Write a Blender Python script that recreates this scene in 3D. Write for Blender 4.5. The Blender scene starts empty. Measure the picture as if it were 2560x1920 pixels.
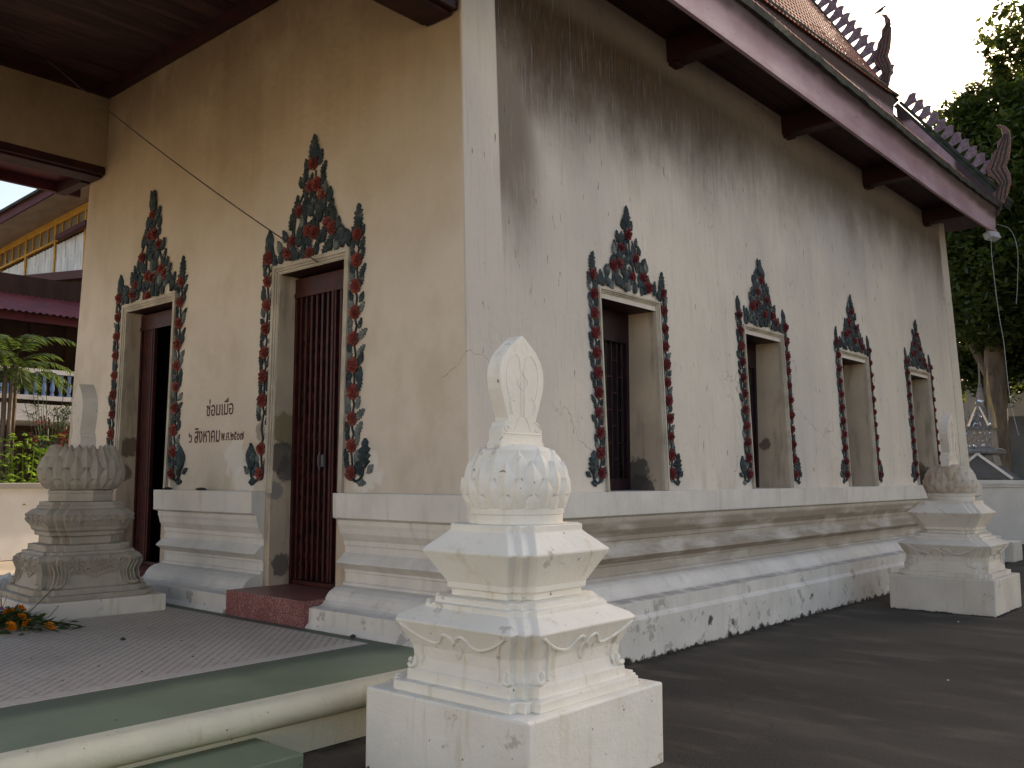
import bpy, bmesh, math, random
from math import sin, cos, pi, radians, sqrt, atan2
from mathutils import Vector, Matrix, noise as mnoise

random.seed(7)
scene = bpy.context.scene
COL = scene.collection

# ------------------------------------------------------------------ camera
cd = bpy.data.cameras.new('camera'); cam = bpy.data.objects.new('camera', cd); COL.objects.link(cam)
cam.location = (0, 0, 1.55); cam.rotation_euler = (radians(95.76), 0, radians(41.29))
cd.sensor_width = 36; cd.lens = 32.305; cd.clip_end = 900; cd.clip_start = .05
scene.camera = cam
# ------------------------------------------------------------------ world + sun
SUN_EL, SUN_AZ = 26.0, 2.5          # azimuth in degrees from +y towards +x
world = bpy.data.worlds.new('World'); scene.world = world; world.use_nodes = True
wn = world.node_tree.nodes; wn.clear()
sky = wn.new('ShaderNodeTexSky'); sky.sky_type = 'NISHITA'; sky.sun_disc = False
sky.sun_elevation = radians(SUN_EL); sky.sun_rotation = radians(SUN_AZ)
sky.air_density = 1.0; sky.dust_density = 2.2; sky.ozone_density = .7; sky.altitude = 0
bg = wn.new('ShaderNodeBackground'); bg.inputs['Strength'].default_value = .15
wo = wn.new('ShaderNodeOutputWorld')
world.node_tree.links.new(sky.outputs[0], bg.inputs[0]); world.node_tree.links.new(bg.outputs[0], wo.inputs[0])
sd = bpy.data.lights.new('sun', 'SUN'); sun = bpy.data.objects.new('sun', sd); COL.objects.link(sun)
sd.energy = 3.6; sd.angle = radians(.53); sd.color = (1, .92, .80)
el, az = radians(SUN_EL), radians(SUN_AZ)
dirv = Vector((sin(az) * cos(el), cos(az) * cos(el), sin(el)))
sun.rotation_euler = dirv.to_track_quat('Z', 'Y').to_euler()
vs = scene.view_settings; vs.view_transform = 'Standard'; vs.look = 'None'; vs.gamma = 1; vs.use_curve_mapping = False
vs.exposure = 1.12
vs.use_white_balance = True; vs.white_balance_temperature = 7900; vs.white_balance_tint = 15

# ------------------------------------------------------------------ material helpers
class NT:
    def __init__(s, name):
        s.m = bpy.data.materials.new(name); s.m.use_nodes = True
        s.t = s.m.node_tree; s.t.nodes.clear(); s.L = s.t.links
        s.out = s.n('ShaderNodeOutputMaterial'); s.p = s.n('ShaderNodeBsdfPrincipled')
        s.L.new(s.p.outputs[0], s.out.inputs[0])
        s.pos = s.n('ShaderNodeNewGeometry').outputs['Position']
        sp = s.n('ShaderNodeSeparateXYZ'); s.L.new(s.pos, sp.inputs[0]); s.x, s.y, s.z = sp.outputs
    def n(s, t, **k):
        o = s.t.nodes.new(t)
        for a, b in k.items(): setattr(o, a, b)
        return o
    def put(s, sock, v):
        if isinstance(v, (int, float, tuple, list)):
            if isinstance(v, (tuple, list)) and len(v) == 3 and sock.type == 'RGBA': v = (*v, 1)
            sock.default_value = v
        else: s.L.new(v, sock)
    def math(s, op, a, b=0.0, c=None):
        o = s.n('ShaderNodeMath', operation=op); s.put(o.inputs[0], a); s.put(o.inputs[1], b)
        if c is not None: s.put(o.inputs[2], c)
        return o.outputs[0]
    def mul(s, a, b): return s.math('MULTIPLY', a, b)
    def add(s, a, b): return s.math('ADD', a, b)
    def sub(s, a, b): return s.math('SUBTRACT', a, b)
    def ramp(s, v, a, b, c=0.0, d=1.0):
        o = s.n('ShaderNodeMapRange'); o.interpolation_type = 'SMOOTHSTEP'
        s.put(o.inputs[0], v); s.put(o.inputs[1], a); s.put(o.inputs[2], b); s.put(o.inputs[3], c); s.put(o.inputs[4], d)
        return o.outputs[0]
    def noise(s, scale, detail=4, stretch=(1, 1, 1), rough=.55, loc=(0, 0, 0), vec=None):
        mp = s.n('ShaderNodeMapping'); s.L.new(vec or s.pos, mp.inputs[0])
        mp.inputs['Scale'].default_value = stretch; mp.inputs['Location'].default_value = loc
        o = s.n('ShaderNodeTexNoise'); s.L.new(mp.outputs[0], o.inputs['Vector'])
        o.inputs['Scale'].default_value = scale; o.inputs['Detail'].default_value = detail; o.inputs['Roughness'].default_value = rough
        return o.outputs['Fac']
    def mix(s, f, a, b):
        o = s.n('ShaderNodeMix', data_type='RGBA'); s.put(o.inputs[0], f); s.put(o.inputs[6], a); s.put(o.inputs[7], b)
        return o.outputs[2]
    def crack(s, scale, wid=.012, seed=(0, 0, 0), stretch=(1, 1, 1)):
        mp = s.n('ShaderNodeMapping'); s.L.new(s.pos, mp.inputs[0]); mp.inputs['Location'].default_value = seed; mp.inputs['Scale'].default_value = stretch
        nz = s.n('ShaderNodeTexNoise'); s.L.new(mp.outputs[0], nz.inputs['Vector']); nz.inputs['Scale'].default_value = 1.6; nz.inputs['Detail'].default_value = 6
        ad = s.n('ShaderNodeVectorMath', operation='MULTIPLY_ADD'); s.L.new(nz.outputs['Color'], ad.inputs[0]); ad.inputs[1].default_value = (.8, .8, .8); s.L.new(mp.outputs[0], ad.inputs[2])
        v = s.n('ShaderNodeTexVoronoi', feature='DISTANCE_TO_EDGE'); s.L.new(ad.outputs[0], v.inputs['Vector']); v.inputs['Scale'].default_value = scale
        return s.ramp(v.outputs['Distance'], 0.0, wid, 1.0, 0.0)
    def blob(s, c, r, amp=.5, sc=7, sq=(1, 1, 1)):
        sb = s.n('ShaderNodeVectorMath', operation='SUBTRACT'); s.L.new(s.pos, sb.inputs[0]); sb.inputs[1].default_value = c
        ml = s.n('ShaderNodeVectorMath', operation='MULTIPLY'); s.L.new(sb.outputs[0], ml.inputs[0]); ml.inputs[1].default_value = sq
        ln = s.n('ShaderNodeVectorMath', operation='LENGTH'); s.L.new(ml.outputs[0], ln.inputs[0])
        d = s.add(ln.outputs['Value'], s.mul(s.sub(s.noise(sc, 9, rough=.72), .5), amp * r * 2.6))
        return s.ramp(d, r * .82, r * 1.10, 1, 0)
    def done(s, col, rough=.8, bump=None, dist=.01, strength=.5, metal=0, spec=.3):
        s.put(s.p.inputs['Base Color'], col); s.put(s.p.inputs['Roughness'], rough); s.p.inputs['Metallic'].default_value = metal
        s.p.inputs['Specular IOR Level'].default_value = spec
        if bump is not None:
            b = s.n('ShaderNodeBump'); s.L.new(bump, b.inputs['Height']); b.inputs['Distance'].default_value = dist; b.inputs['Strength'].default_value = strength
            s.L.new(b.outputs[0], s.p.inputs['Normal'])
        return s.m

def simple(name, c1, c2, scale=6, rough=.75, stretch=(1, 1, 1), bump=.004, detail=5, metal=0, spec=.3, lo=.35, hi=.65):
    t = NT(name); f = t.ramp(t.noise(scale, detail, stretch), lo, hi)
    return t.done(t.mix(f, c1, c2), rough, t.noise(scale * 6, 4, stretch), bump, .5, metal, spec)

def wall_mat(name, side):
    t = NT(name)
    big = t.ramp(t.noise(.9, 5), .3, .7)
    st = t.noise(1.0, 7, (5, 5, .4), .62)                      # vertical streaks
    fine = t.noise(1.0, 7, (44, 44, 1.3), .68, (3, 1, 2))
    if side:
        base = t.mix(big, (.68, .615, .53), (.60, .55, .485))
        pink = t.ramp(t.noise(.5, 3, (1, 1, .5), loc=(5, 2, 1)), .4, .7, 0, .6)
        base = t.mix(pink, base, (.475, .435, .41))
        base = t.mix(t.ramp(st, .5, .8, 0, .35), base, (.38, .36, .345))
        base = t.mix(t.ramp(fine, .52, .78, 0, .5), base, (.30, .25, .21))
        ds = t.ramp(t.noise(1.0, 3, (30, 30, 5), .5, (7, 7, 7)), .70, .74); base = t.mix(t.mul(ds, .8), base, (.09, .055, .04))
        # rain soot below the eaves, sharp at the clean corner strips
        zz = t.add(t.z, t.add(t.sub(t.mul(t.sub(t.noise(.8, 6, (1, 1, .7), .62, loc=(0, 4, 0)), .5), 1.5), t.ramp(t.y, 6.5, 12.5, 0, .45)), t.add(t.mul(t.sub(st, .5), .15), t.mul(t.sub(fine, .5), .38))))
        m = t.math('MAXIMUM', t.ramp(zz, 4.0, 5.5), t.mul(t.mul(t.ramp(t.y, 5.75, 6.2, 1, 0), t.ramp(zz, 3.1, 4.3)), .75))
        m = t.mul(m, t.ramp(t.z, 5.75, 6.15, 1, .5))
        m = t.mul(m, t.mul(t.ramp(t.y, 5.46, 5.5), t.ramp(t.y, 17.66, 17.7, 1, 0)))
        m = t.mul(m, t.ramp(fine, .25, .5, .72, 1))
        dk = t.mix(t.ramp(fine, .4, .65), (.042, .024, .012), (.11, .066, .036))
        base = t.mix(t.mul(m, t.ramp(t.y, 7, 12, 1, .82)), base, dk)
        # splash dirt just above the ledge
        m2 = t.mul(t.ramp(t.z, 1.42, 2.0, 1, 0), t.ramp(t.noise(2, 5, (1, 1, .5)), .45, .7))
        base = t.mix(t.mul(m2, .5), base, (.30, .25, .18))
        sp = t.ramp(t.noise(9, 2, (1, 1, .4)), .73, .76)
        base = t.mix(t.mul(sp, .6), base, (.13, .08, .06))
    else:
        base = t.mix(big, (.66, .575, .49), (.58, .50, .425))
        # tan stain in the upper part, darker brown towards the top
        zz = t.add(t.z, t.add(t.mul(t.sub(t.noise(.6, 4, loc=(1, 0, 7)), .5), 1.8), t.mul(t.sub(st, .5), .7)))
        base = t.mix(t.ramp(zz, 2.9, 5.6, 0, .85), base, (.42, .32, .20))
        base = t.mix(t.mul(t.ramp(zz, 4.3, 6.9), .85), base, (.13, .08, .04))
        lf = t.mul(t.ramp(t.x, -11.3, -8.6, 1, 0), t.ramp(t.noise(.9, 4, (1, 1, .6), loc=(2, 2, 2)), .42, .62))
        base = t.mix(t.mul(lf, .45), base, (.28, .20, .12))
        mo = t.ramp(t.noise(1.7, 7, (1, 1, .7), .65, (5, 5, 5)), .45, .68); base = t.mix(t.mul(mo, .38), base, (.44, .35, .23))
        m2 = t.mul(t.ramp(t.z, 1.40, 1.95, 1, 0), t.ramp(t.noise(2.2, 5, (1, 1, .6)), .4, .7))
        base = t.mix(t.mul(m2, .6), base, (.40, .34, .25))
        # whitewashed patches at the foot of the door frames
        for c in ((-8.05, 5.03, 1.75), (-7.9, 5.03, 1.5), (-6.05, 5.03, 1.62), (-9.2, 5.03, 1.6)):
            base = t.mix(t.mul(t.blob(c, .19, .9, 5), .55), base, (.72, .69, .64))
        for c, r in (((-9.17, 5.03, 1.66), .13), ((-7.62, 5.03, 1.98), .09), ((-9.2, 5.03, 1.5), .1)):
            base = t.mix(t.mul(t.blob(c, r, .8, 8), .8), base, (.25, .21, .17))
    cr = t.mul(t.crack(.19, .0011, (3.1, 7.7, 1.3)), t.ramp(t.noise(.4, 2, loc=(9, 9, 9)), .50, .58))
    base = t.mix(t.mul(cr, .5), base, (.14, .10, .08))
    h = t.add(t.mul(t.noise(14, 5), .5), t.add(t.mul(t.noise(2.2, 3), 1.6), t.mul(t.noise(120, 3), .12)))
    return t.done(base, .88, t.sub(h, t.mul(cr, .4)), .02, .45, spec=.2)

def reveal_mat():
    t = NT('reveal_plaster')
    base = t.mix(t.ramp(t.noise(1.6, 5), .3, .7), (.56, .46, .35), (.44, .36, .28))
    base = t.mix(t.mul(t.ramp(t.noise(2.5, 5, (3, 3, .6)), .5, .7), .5), base, (.17, .125, .09))
    for c, r, k in (((-7.40, 5.15, 2.0), .17, (.17, .14, .075)), ((-7.40, 5.10, 1.74), .16, (.06, .052, .047)), ((-7.40, 5.2, 1.62), .13, (.07, .06, .055)),
                    ((-7.40, 5.13, .73), .11, (.08, .068, .06)), ((-7.40, 5.05, 1.42), .09, (.2, .18, .17)),
                    ((-5.18, 7.8, 1.56), .17, (.045, .042, .036)), ((-5.12, 7.8, 1.42), .16, (.05, .045, .04)), ((-5.15, 10.62, 1.95), .08, (.09, .06, .045)),
                    ((-5.15, 16.25, 1.6), .2, (.09, .055, .035)), ((-5.05, 16.25, 1.5), .16, (.07, .05, .035)), ((-10.52, 5.14, 1.9), .12, (.10, .07, .05)), ((-10.52, 5.1, 1.6), .1, (.12, .08, .06))):
        base = t.mix(t.mul(t.blob(c, r, .75, 9), .85), base, tuple(v_ * 1.25 + .012 for v_ in k))
    h = t.add(t.noise(12, 5), t.mul(t.noise(90, 3), .2))
    return t.done(base, .9, h, .012, .5, spec=.15)

def plinth_mat():
    t = NT('plinth_plaster')
    st = t.noise(1.0, 5, (9, 9, .8), .6); n1 = t.noise(2.0, 5); n2 = t.noise(6, 6, loc=(3, 3, 3))
    base = t.mix(t.ramp(n1, .3, .7), (.68, .645, .595), (.58, .55, .51))
    base = t.mix(t.ramp(st, .5, .78, 0, .45), base, (.37, .34, .30))
    side = t.ramp(t.x, -4.95, -4.8); # right long side only
    side = t.mul(side, t.ramp(t.y, 5.0, 5.6))
    m = t.mul(t.mul(t.ramp(t.z, .60, .68), t.ramp(t.z, 1.10, 1.24, 1, 0)), t.mul(side, t.ramp(t.noise(1.5, 5, (1, 1, 4)), .3, .55, .3, 1)))
    base = t.mix(t.mul(m, .75), base, (.21, .155, .095))
    # black mould: spots on the base block, fringe along the ground, line under the bevel
    g = t.add(t.z, t.mul(t.sub(t.noise(9, 6), .5), .22))
    base = t.mix(t.mul(t.ramp(g, .0, .035, 1, 0), side), base, (.03, .026, .022))
    sp = t.mul(t.ramp(t.noise(3.6, 8, rough=.72, loc=(1, 5, 0)), .60, .74), t.mul(t.ramp(t.z, .1, .2), t.ramp(t.z, .30, .40, 1, 0)))
    base = t.mix(t.mul(sp, .75), base, (.09, .08, .07))
    ln = t.mul(t.mul(t.mul(t.ramp(t.z, .480, .490), t.ramp(t.z, .498, .506, 1, 0)), t.ramp(n2, .35, .6)), t.ramp(t.y, 5.0, 5.4))
    base = t.mix(t.mul(ln, .45), base, (.12, .10, .085))
    for c_, r_ in (((-4.42, 7.9, .2), .05), ((-4.42, 8.35, .13), .035), ((-4.42, 10.2, .2), .04)): base = t.mix(t.mul(t.blob(c_, r_, 1.5, 14), .92), base, (.035, .03, .026))
    pe = t.mul(t.ramp(t.noise(5, 6, rough=.65, loc=(7, 1, 2)), .58, .62), t.ramp(t.z, .45, .5, 1, 0))
    base = t.mix(t.mul(pe, .6), base, (.27, .25, .22))
    h = t.add(t.noise(18, 4), t.mul(t.noise(3, 3), 1.5))
    return t.done(base, .8, h, .008, .5, spec=.25)

def white_paint(name, a=(.84, .80, .72), b=(.77, .73, .65), dirt=.5, spots=True, stain=(.45, .38, .24)):
    t = NT(name)
    base = t.mix(t.ramp(t.noise(2.2, 4), .3, .7), a, b)
    base = t.mix(t.mul(t.ramp(t.noise(1.0, 5, (10, 10, 1.4), .6), .56, .75), dirt), base, stain)
    if spots:
        s1 = t.ramp(t.noise(22, 3, rough=.4, loc=(2, 1, 0)), .735, .76)
        base = t.mix(t.mul(s1, .8), base, (.14, .09, .055))
        s2 = t.mul(t.ramp(t.noise(4, 6, rough=.7, loc=(4, 2, 1)), .62, .67), dirt)
        base = t.mix(s2, base, (.33, .27, .20))
    h = t.add(t.noise(30, 4), t.add(t.mul(t.noise(6, 3), 1.3), t.mul(t.ramp(t.noise(11, 5, rough=.7), .45, .55), .35)))
    return t.done(base, .7, h, .006, .42, spec=.3)

def asphalt_mat():
    t = NT('asphalt')
    b = t.mix(t.ramp(t.noise(.5, 7, (.5, 1.4, 1), .62), .40, .60), (.036, .031, .026), (.062, .053, .042))
    b = t.mix(t.ramp(t.noise(1.7, 6, (.6, 1.5, 1), loc=(3, 3, 0)), .50, .70, 0, .85), b, (.105, .088, .068))
    b = t.mix(t.ramp(t.noise(1.1, 5, (.6, 1.3, 1), loc=(8, 1, 0)), .58, .72, 0, .75), b, (.028, .026, .025))
    b = t.mix(t.ramp(t.noise(130, 3), .52, .66, 0, .6), b, (.15, .13, .105)); b = t.mix(t.ramp(t.noise(90, 3, loc=(5, 5, 5)), .56, .68, 0, .6), b, (.015, .013, .012))
    b = t.mix(t.mul(t.crack(.35, .003, (2, 6, 0)), t.ramp(t.noise(.5, 2, loc=(4, 4, 4)), .50, .60, 0, .45)), b, (.012, .011, .010))
    b = t.mix(t.ramp(t.noise(55, 4, rough=.7), .60, .70, 0, .55), b, (.15, .13, .11))
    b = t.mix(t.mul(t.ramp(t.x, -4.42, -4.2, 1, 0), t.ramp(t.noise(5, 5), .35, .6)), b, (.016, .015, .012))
    h = t.add(t.noise(140, 3), t.mul(t.noise(12, 4), .6))
    return t.done(b, .85, h, .006, .5, spec=.25)

def tile_mat(name, dark=0.0):
    t = NT(name)
    # embossed diagonal weave: fine relief and colour print of the tile face
    d1 = t.math('FRACT', t.mul(t.add(t.x, t.y), 12.5)); d2 = t.math('FRACT', t.mul(t.sub(t.y, t.x), 12.5))
    w1 = t.ramp(t.math('ABSOLUTE', t.sub(d1, .5)), .26, .44); w2 = t.ramp(t.math('ABSOLUTE', t.sub(d2, .5)), .30, .46)
    pat = t.mul(t.math('MAXIMUM', w1, t.mul(w2, .6)), t.mul(t.ramp(t.noise(22, 3), .3, .6, .35, 1), t.ramp(t.x, -5.46, -5.42, 1, .15)))
    c = t.mix(t.ramp(t.noise(1.2, 4), .3, .7), (.56, .48, .41), (.46, .39, .33))
    c = t.mix(t.mul(pat, .65), c, (.19, .165, .155)); c = t.mix(t.mul(t.ramp(t.x, -5.44, -5.42), .5), c, (.52, .47, .44))
    c = t.mix(t.ramp(t.noise(70, 3), .5, .75, 0, .4), c, (.25, .22, .21))
    c = t.mix(t.ramp(t.noise(3, 5), .6, .75, 0, .5), c, (.27, .22, .19))
    return t.done(c, .55, t.mul(pat, -1.0), .004, .7, spec=.35)

def corrug(): return simple('red_sheet', (.20, .035, .035), (.13, .025, .03), 2, .6, bump=.002)

M = {}
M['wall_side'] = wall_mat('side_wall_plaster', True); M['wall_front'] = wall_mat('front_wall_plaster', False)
M['reveal'] = reveal_mat(); M['plinth'] = plinth_mat()
M['sema'] = white_paint('white_painted_cement', dirt=.5, stain=(.55, .47, .30)); M['sema_old'] = white_paint('old_cement', (.40, .35, .285), (.30, .255, .20), .6, True, (.22, .17, .11))
M['sema_b'] = white_paint('worn_white_cement', (.66, .60, .52), (.56, .50, .44), .6)
M['lotus_worn'] = white_paint('peeling_lotus_paint', (.62, .55, .46), (.30, .21, .15), .8)
M['terrace'] = None
t = NT('green_floor_paint')
c = t.mix(t.ramp(t.noise(1.4, 5), .3, .7), (.20, .24, .155), (.155, .19, .125))
edge = t.ramp(t.add(t.x, t.mul(t.sub(t.noise(1.6, 5), .5), .5)), -5.2, -4.98, 1, 0)
c = t.mix(t.mul(edge, .8), c, (.075, .095, .07)); c = t.mix(t.ramp(t.noise(30, 3), .70, .73, 0, .6), c, (.06, .06, .04))
M['terrace'] = t.done(c, .6, t.noise(25, 4), .004, .5, spec=.35)
M['curb'] = white_paint('cream_curb_paint', (.66, .62, .47), (.58, .54, .42), .35, True, (.33, .29, .18))
M['asphalt'] = asphalt_mat(); M['tile'] = tile_mat('patterned_tile'); M['grout'] = simple('grout', (.16, .15, .15), (.11, .10, .10), 8)
M['concrete'] = simple('courtyard_concrete', (.36, .31, .24), (.27, .23, .18), .7, .85)
M['frame'] = simple('frame_plaster', (.50, .44, .36), (.36, .31, .25), 3, .8, bump=.006)
M['red'] = simple('dark_red_wood', (.040, .008, .009), (.024, .006, .007), 4, .55, (1, 1, 1))
M['gate'] = simple('red_gate_paint', (.065, .011, .011), (.035, .008, .009), 9, .5, bump=.001)
M['lattice'] = simple('rusty_lattice', (.10, .035, .015), (.05, .02, .012), 20, .7)
t = NT('ceiling_boards'); f = t.ramp(t.noise(1.0, 6, (9, 1.2, 1), .65), .42, .68)
M['window_dark'] = simple('dark_purple_window_wood', (.030, .010, .014), (.018, .007, .010), 4, .5)
M['ceil'] = t.done(t.mix(f, (.022, .005, .005), (.065, .028, .027)), .6, t.noise(1.0, 4, (60, 3, 1)), .002, .5)
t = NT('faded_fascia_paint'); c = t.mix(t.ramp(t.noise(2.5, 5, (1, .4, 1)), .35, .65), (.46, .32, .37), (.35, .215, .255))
g1 = t.add(t.z, t.mul(t.sub(t.noise(5, 5, (1, .5, 1)), .5), .10)); low_ = t.ramp(t.x, -5.0, -4.9); grime_shade = t.math('MAXIMUM', t.mul(low_, t.ramp(g1, 6.30, 6.42)), t.mul(t.ramp(t.x, -5.0, -4.9, 1, 0), t.ramp(t.sub(g1, t.mul(t.math('MINIMUM', t.y, 17.9), .06)), 7.52, 7.62)))  # dark upper band: grime colour that also stands in for shade under the tiles
c = t.mix(t.mul(grime_shade, .92), c, (.035, .016, .02)); c = t.mix(t.ramp(t.noise(14, 4, (1, .3, 1)), .6, .75, 0, .4), c, (.12, .05, .055))
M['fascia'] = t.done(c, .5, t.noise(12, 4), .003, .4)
M['gutter'] = simple('mossy_roof_edge', (.055, .06, .05), (.03, .035, .028), 6, .8, bump=.01)
M['rtile'] = simple('glazed_red_tile', (.30, .085, .045), (.15, .04, .025), 22, .62, bump=.002, spec=.25)
M['tooth'] = simple('barge_teeth_paint', (.17, .11, .14), (.27, .21, .25), 14, .5, bump=.004)
M['mosaic'] = simple('mosaic_finial', (.20, .055, .025), (.05, .015, .012), 26, .25, bump=.006, spec=.7)
def worn(name, a, b, amt):
    t = NT(name); c = t.mix(t.ramp(t.noise(11, 5), .35, .65), a, b)
    c = t.mix(t.mul(t.ramp(t.noise(16, 7, rough=.7, loc=(3, 1, 8)), .55, .66), amt), c, (.26, .225, .18)); c = t.mix(t.mul(t.ramp(t.noise(2.2, 4, loc=(6, 1, 1)), .45, .65), .5), c, tuple(v_ * .45 for v_ in b))
    return t.done(c, .75, t.noise(50, 4), .004, .6, spec=.2)
M['leaf'] = worn('blue_green_relief', (.040, .060, .070), (.020, .032, .036), .55)
M['leaf2'] = simple('weathered_relief', (.15, .17, .16), (.06, .08, .085), 16, .75, bump=.004)
M['rose'] = worn('rose_relief', (.17, .030, .025), (.27, .07, .055), .3)
M['rose_s'] = worn('rose_relief_dark', (.12, .016, .020), (.17, .030, .034), .3)
M['ink'] = simple('brown_lettering', (.10, .018, .015), (.07, .014, .012), 30, .6, bump=0.0005)
M['terrazzo'] = None
t = NT('red_terrazzo'); v = t.n('ShaderNodeTexVoronoi'); t.L.new(t.pos, v.inputs['Vector']); v.inputs['Scale'].default_value = 90
c = t.mix(t.ramp(t.noise(110, 2), .55, .62, 0, .75), (.20, .055, .05), (.48, .36, .34)); c = t.mix(t.ramp(t.noise(3, 4), .45, .7, 0, .6), c, (.12, .03, .03))
M['terrazzo'] = t.done(c, .4, spec=.4)
M['black'] = simple('interior_shade', (.018, .014, .012), (.012, .01, .01), 2, .9)
M['cable'] = simple('black_cable', (.02, .02, .02), (.03, .03, .03), 9, .5, bump=0.0001)
M['bluebal'] = simple('blue_baluster_paint', (.20, .33, .55), (.15, .25, .45), 5, .45)
M['white'] = simple('white_wall_paint', (.76, .76, .74), (.66, .66, .64), 1.4, .7)
M['wall_front_far'] = simple('cream_wall', (.62, .57, .48), (.54, .49, .41), 1, .8)
M['wood'] = simple('dark_house_wood', (.055, .028, .018), (.035, .018, .012), 3, .7, (1, 1, .2))
M['yellow'] = simple('yellow_trim', (.55, .30, .06), (.45, .24, .05), 4, .5)
M['plank'] = simple('white_plank', (.68, .69, .68), (.52, .53, .52), 3, .6, (2, 2, .4))
M['mesh'] = simple('mesh_window', (.24, .20, .15), (.16, .135, .10), 40, .5)
M['soffit'] = simple('soffit_boards', (.36, .28, .20), (.28, .22, .16), 3, .7)
M['redsheet'] = corrug()
M['maroon'] = simple('maroon_trim', (.085, .016, .022), (.06, .012, .018), 3, .5)
M['bark'] = simple('bark', (.16, .125, .095), (.09, .07, .055), 6, .9, (1, 1, .3), .03)
M['graywall'] = simple('grey_rendered_wall', (.40, .39, .36), (.31, .30, .28), .6, .85)
M['darkgray'] = simple('dark_grey_wall', (.15, .155, .165), (.10, .105, .115), .8, .85)
M['silver'] = simple('mirror_shrine', (.26, .25, .24), (.15, .145, .15), 14, .35, metal=.3, spec=.6)
M['glint'] = simple('mirror_pieces', (.8, .85, .9), (.7, .75, .8), 14, .08, metal=1.0)
M['gold'] = simple('dull_gold_cone', (.36, .25, .12), (.26, .18, .09), 8, .4, metal=.2)
M['orange'] = simple('marigold', (.80, .26, .01), (.60, .15, .005), 30, .7)
M['pink'] = simple('pink_blossom', (.70, .045, .11), (.80, .12, .20), 30, .7)
M['bowl'] = simple('blue_white_bowl', (.03, .045, .16), (.45, .48, .55), 22, .2, lo=.45, hi=.5)
M['lampgrey'] = simple('grey_lamp_housing', (.42, .43, .45), (.34, .35, .37), 9, .4)
M['debris'] = simple('debris_white', (.7, .7, .68), (.5, .5, .48), 9, .8)
M['stone'] = simple('dark_stone', (.06, .05, .045), (.035, .03, .028), 9, .9)
M['feather'] = simple('grey_feather', (.10, .10, .11), (.06, .06, .065), 9, .8)

def leafmat(name, a, b, trans=.35, ton=None):
    t = NT(name)
    oi = t.n('ShaderNodeObjectInfo')
    c = t.mix(t.ramp(t.noise(1.1, 3), .35, .65), a, b); c = t.mix(t.ramp(t.noise(9, 1), .4, .6, 0, .6), c, tuple(x * .6 for x in a))
    t.put(t.p.inputs['Base Color'], c); t.p.inputs['Roughness'].default_value = .5; t.p.inputs['Specular IOR Level'].default_value = .3
    tr = t.n('ShaderNodeBsdfTranslucent'); t.put(tr.inputs[0], ton or tuple(min(1, x * 2.2) for x in b))
    mx = t.n('ShaderNodeMixShader'); mx.inputs[0].default_value = trans
    t.L.new(t.p.outputs[0], mx.inputs[1]); t.L.new(tr.outputs[0], mx.inputs[2]); t.L.new(mx.outputs[0], t.out.inputs[0])
    return t.m
M['tree'] = leafmat('tree_foliage', (.022, .042, .012), (.045, .072, .018), .22, (.20, .27, .035))
M['mass'] = leafmat('far_foliage', (.03, .05, .015), (.05, .075, .02), .15)
M['palm'] = leafmat('palm_leaf', (.035, .06, .014), (.06, .095, .02), .3)
M['dkleaf'] = leafmat('dark_leaf', (.02, .035, .015), (.035, .055, .02), .2)
M['fern'] = leafmat('bright_leaf', (.09, .16, .02), (.16, .25, .03), .45)
M['bouquet'] = leafmat('cut_leaf', (.03, .055, .015), (.05, .08, .02), .2)

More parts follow.
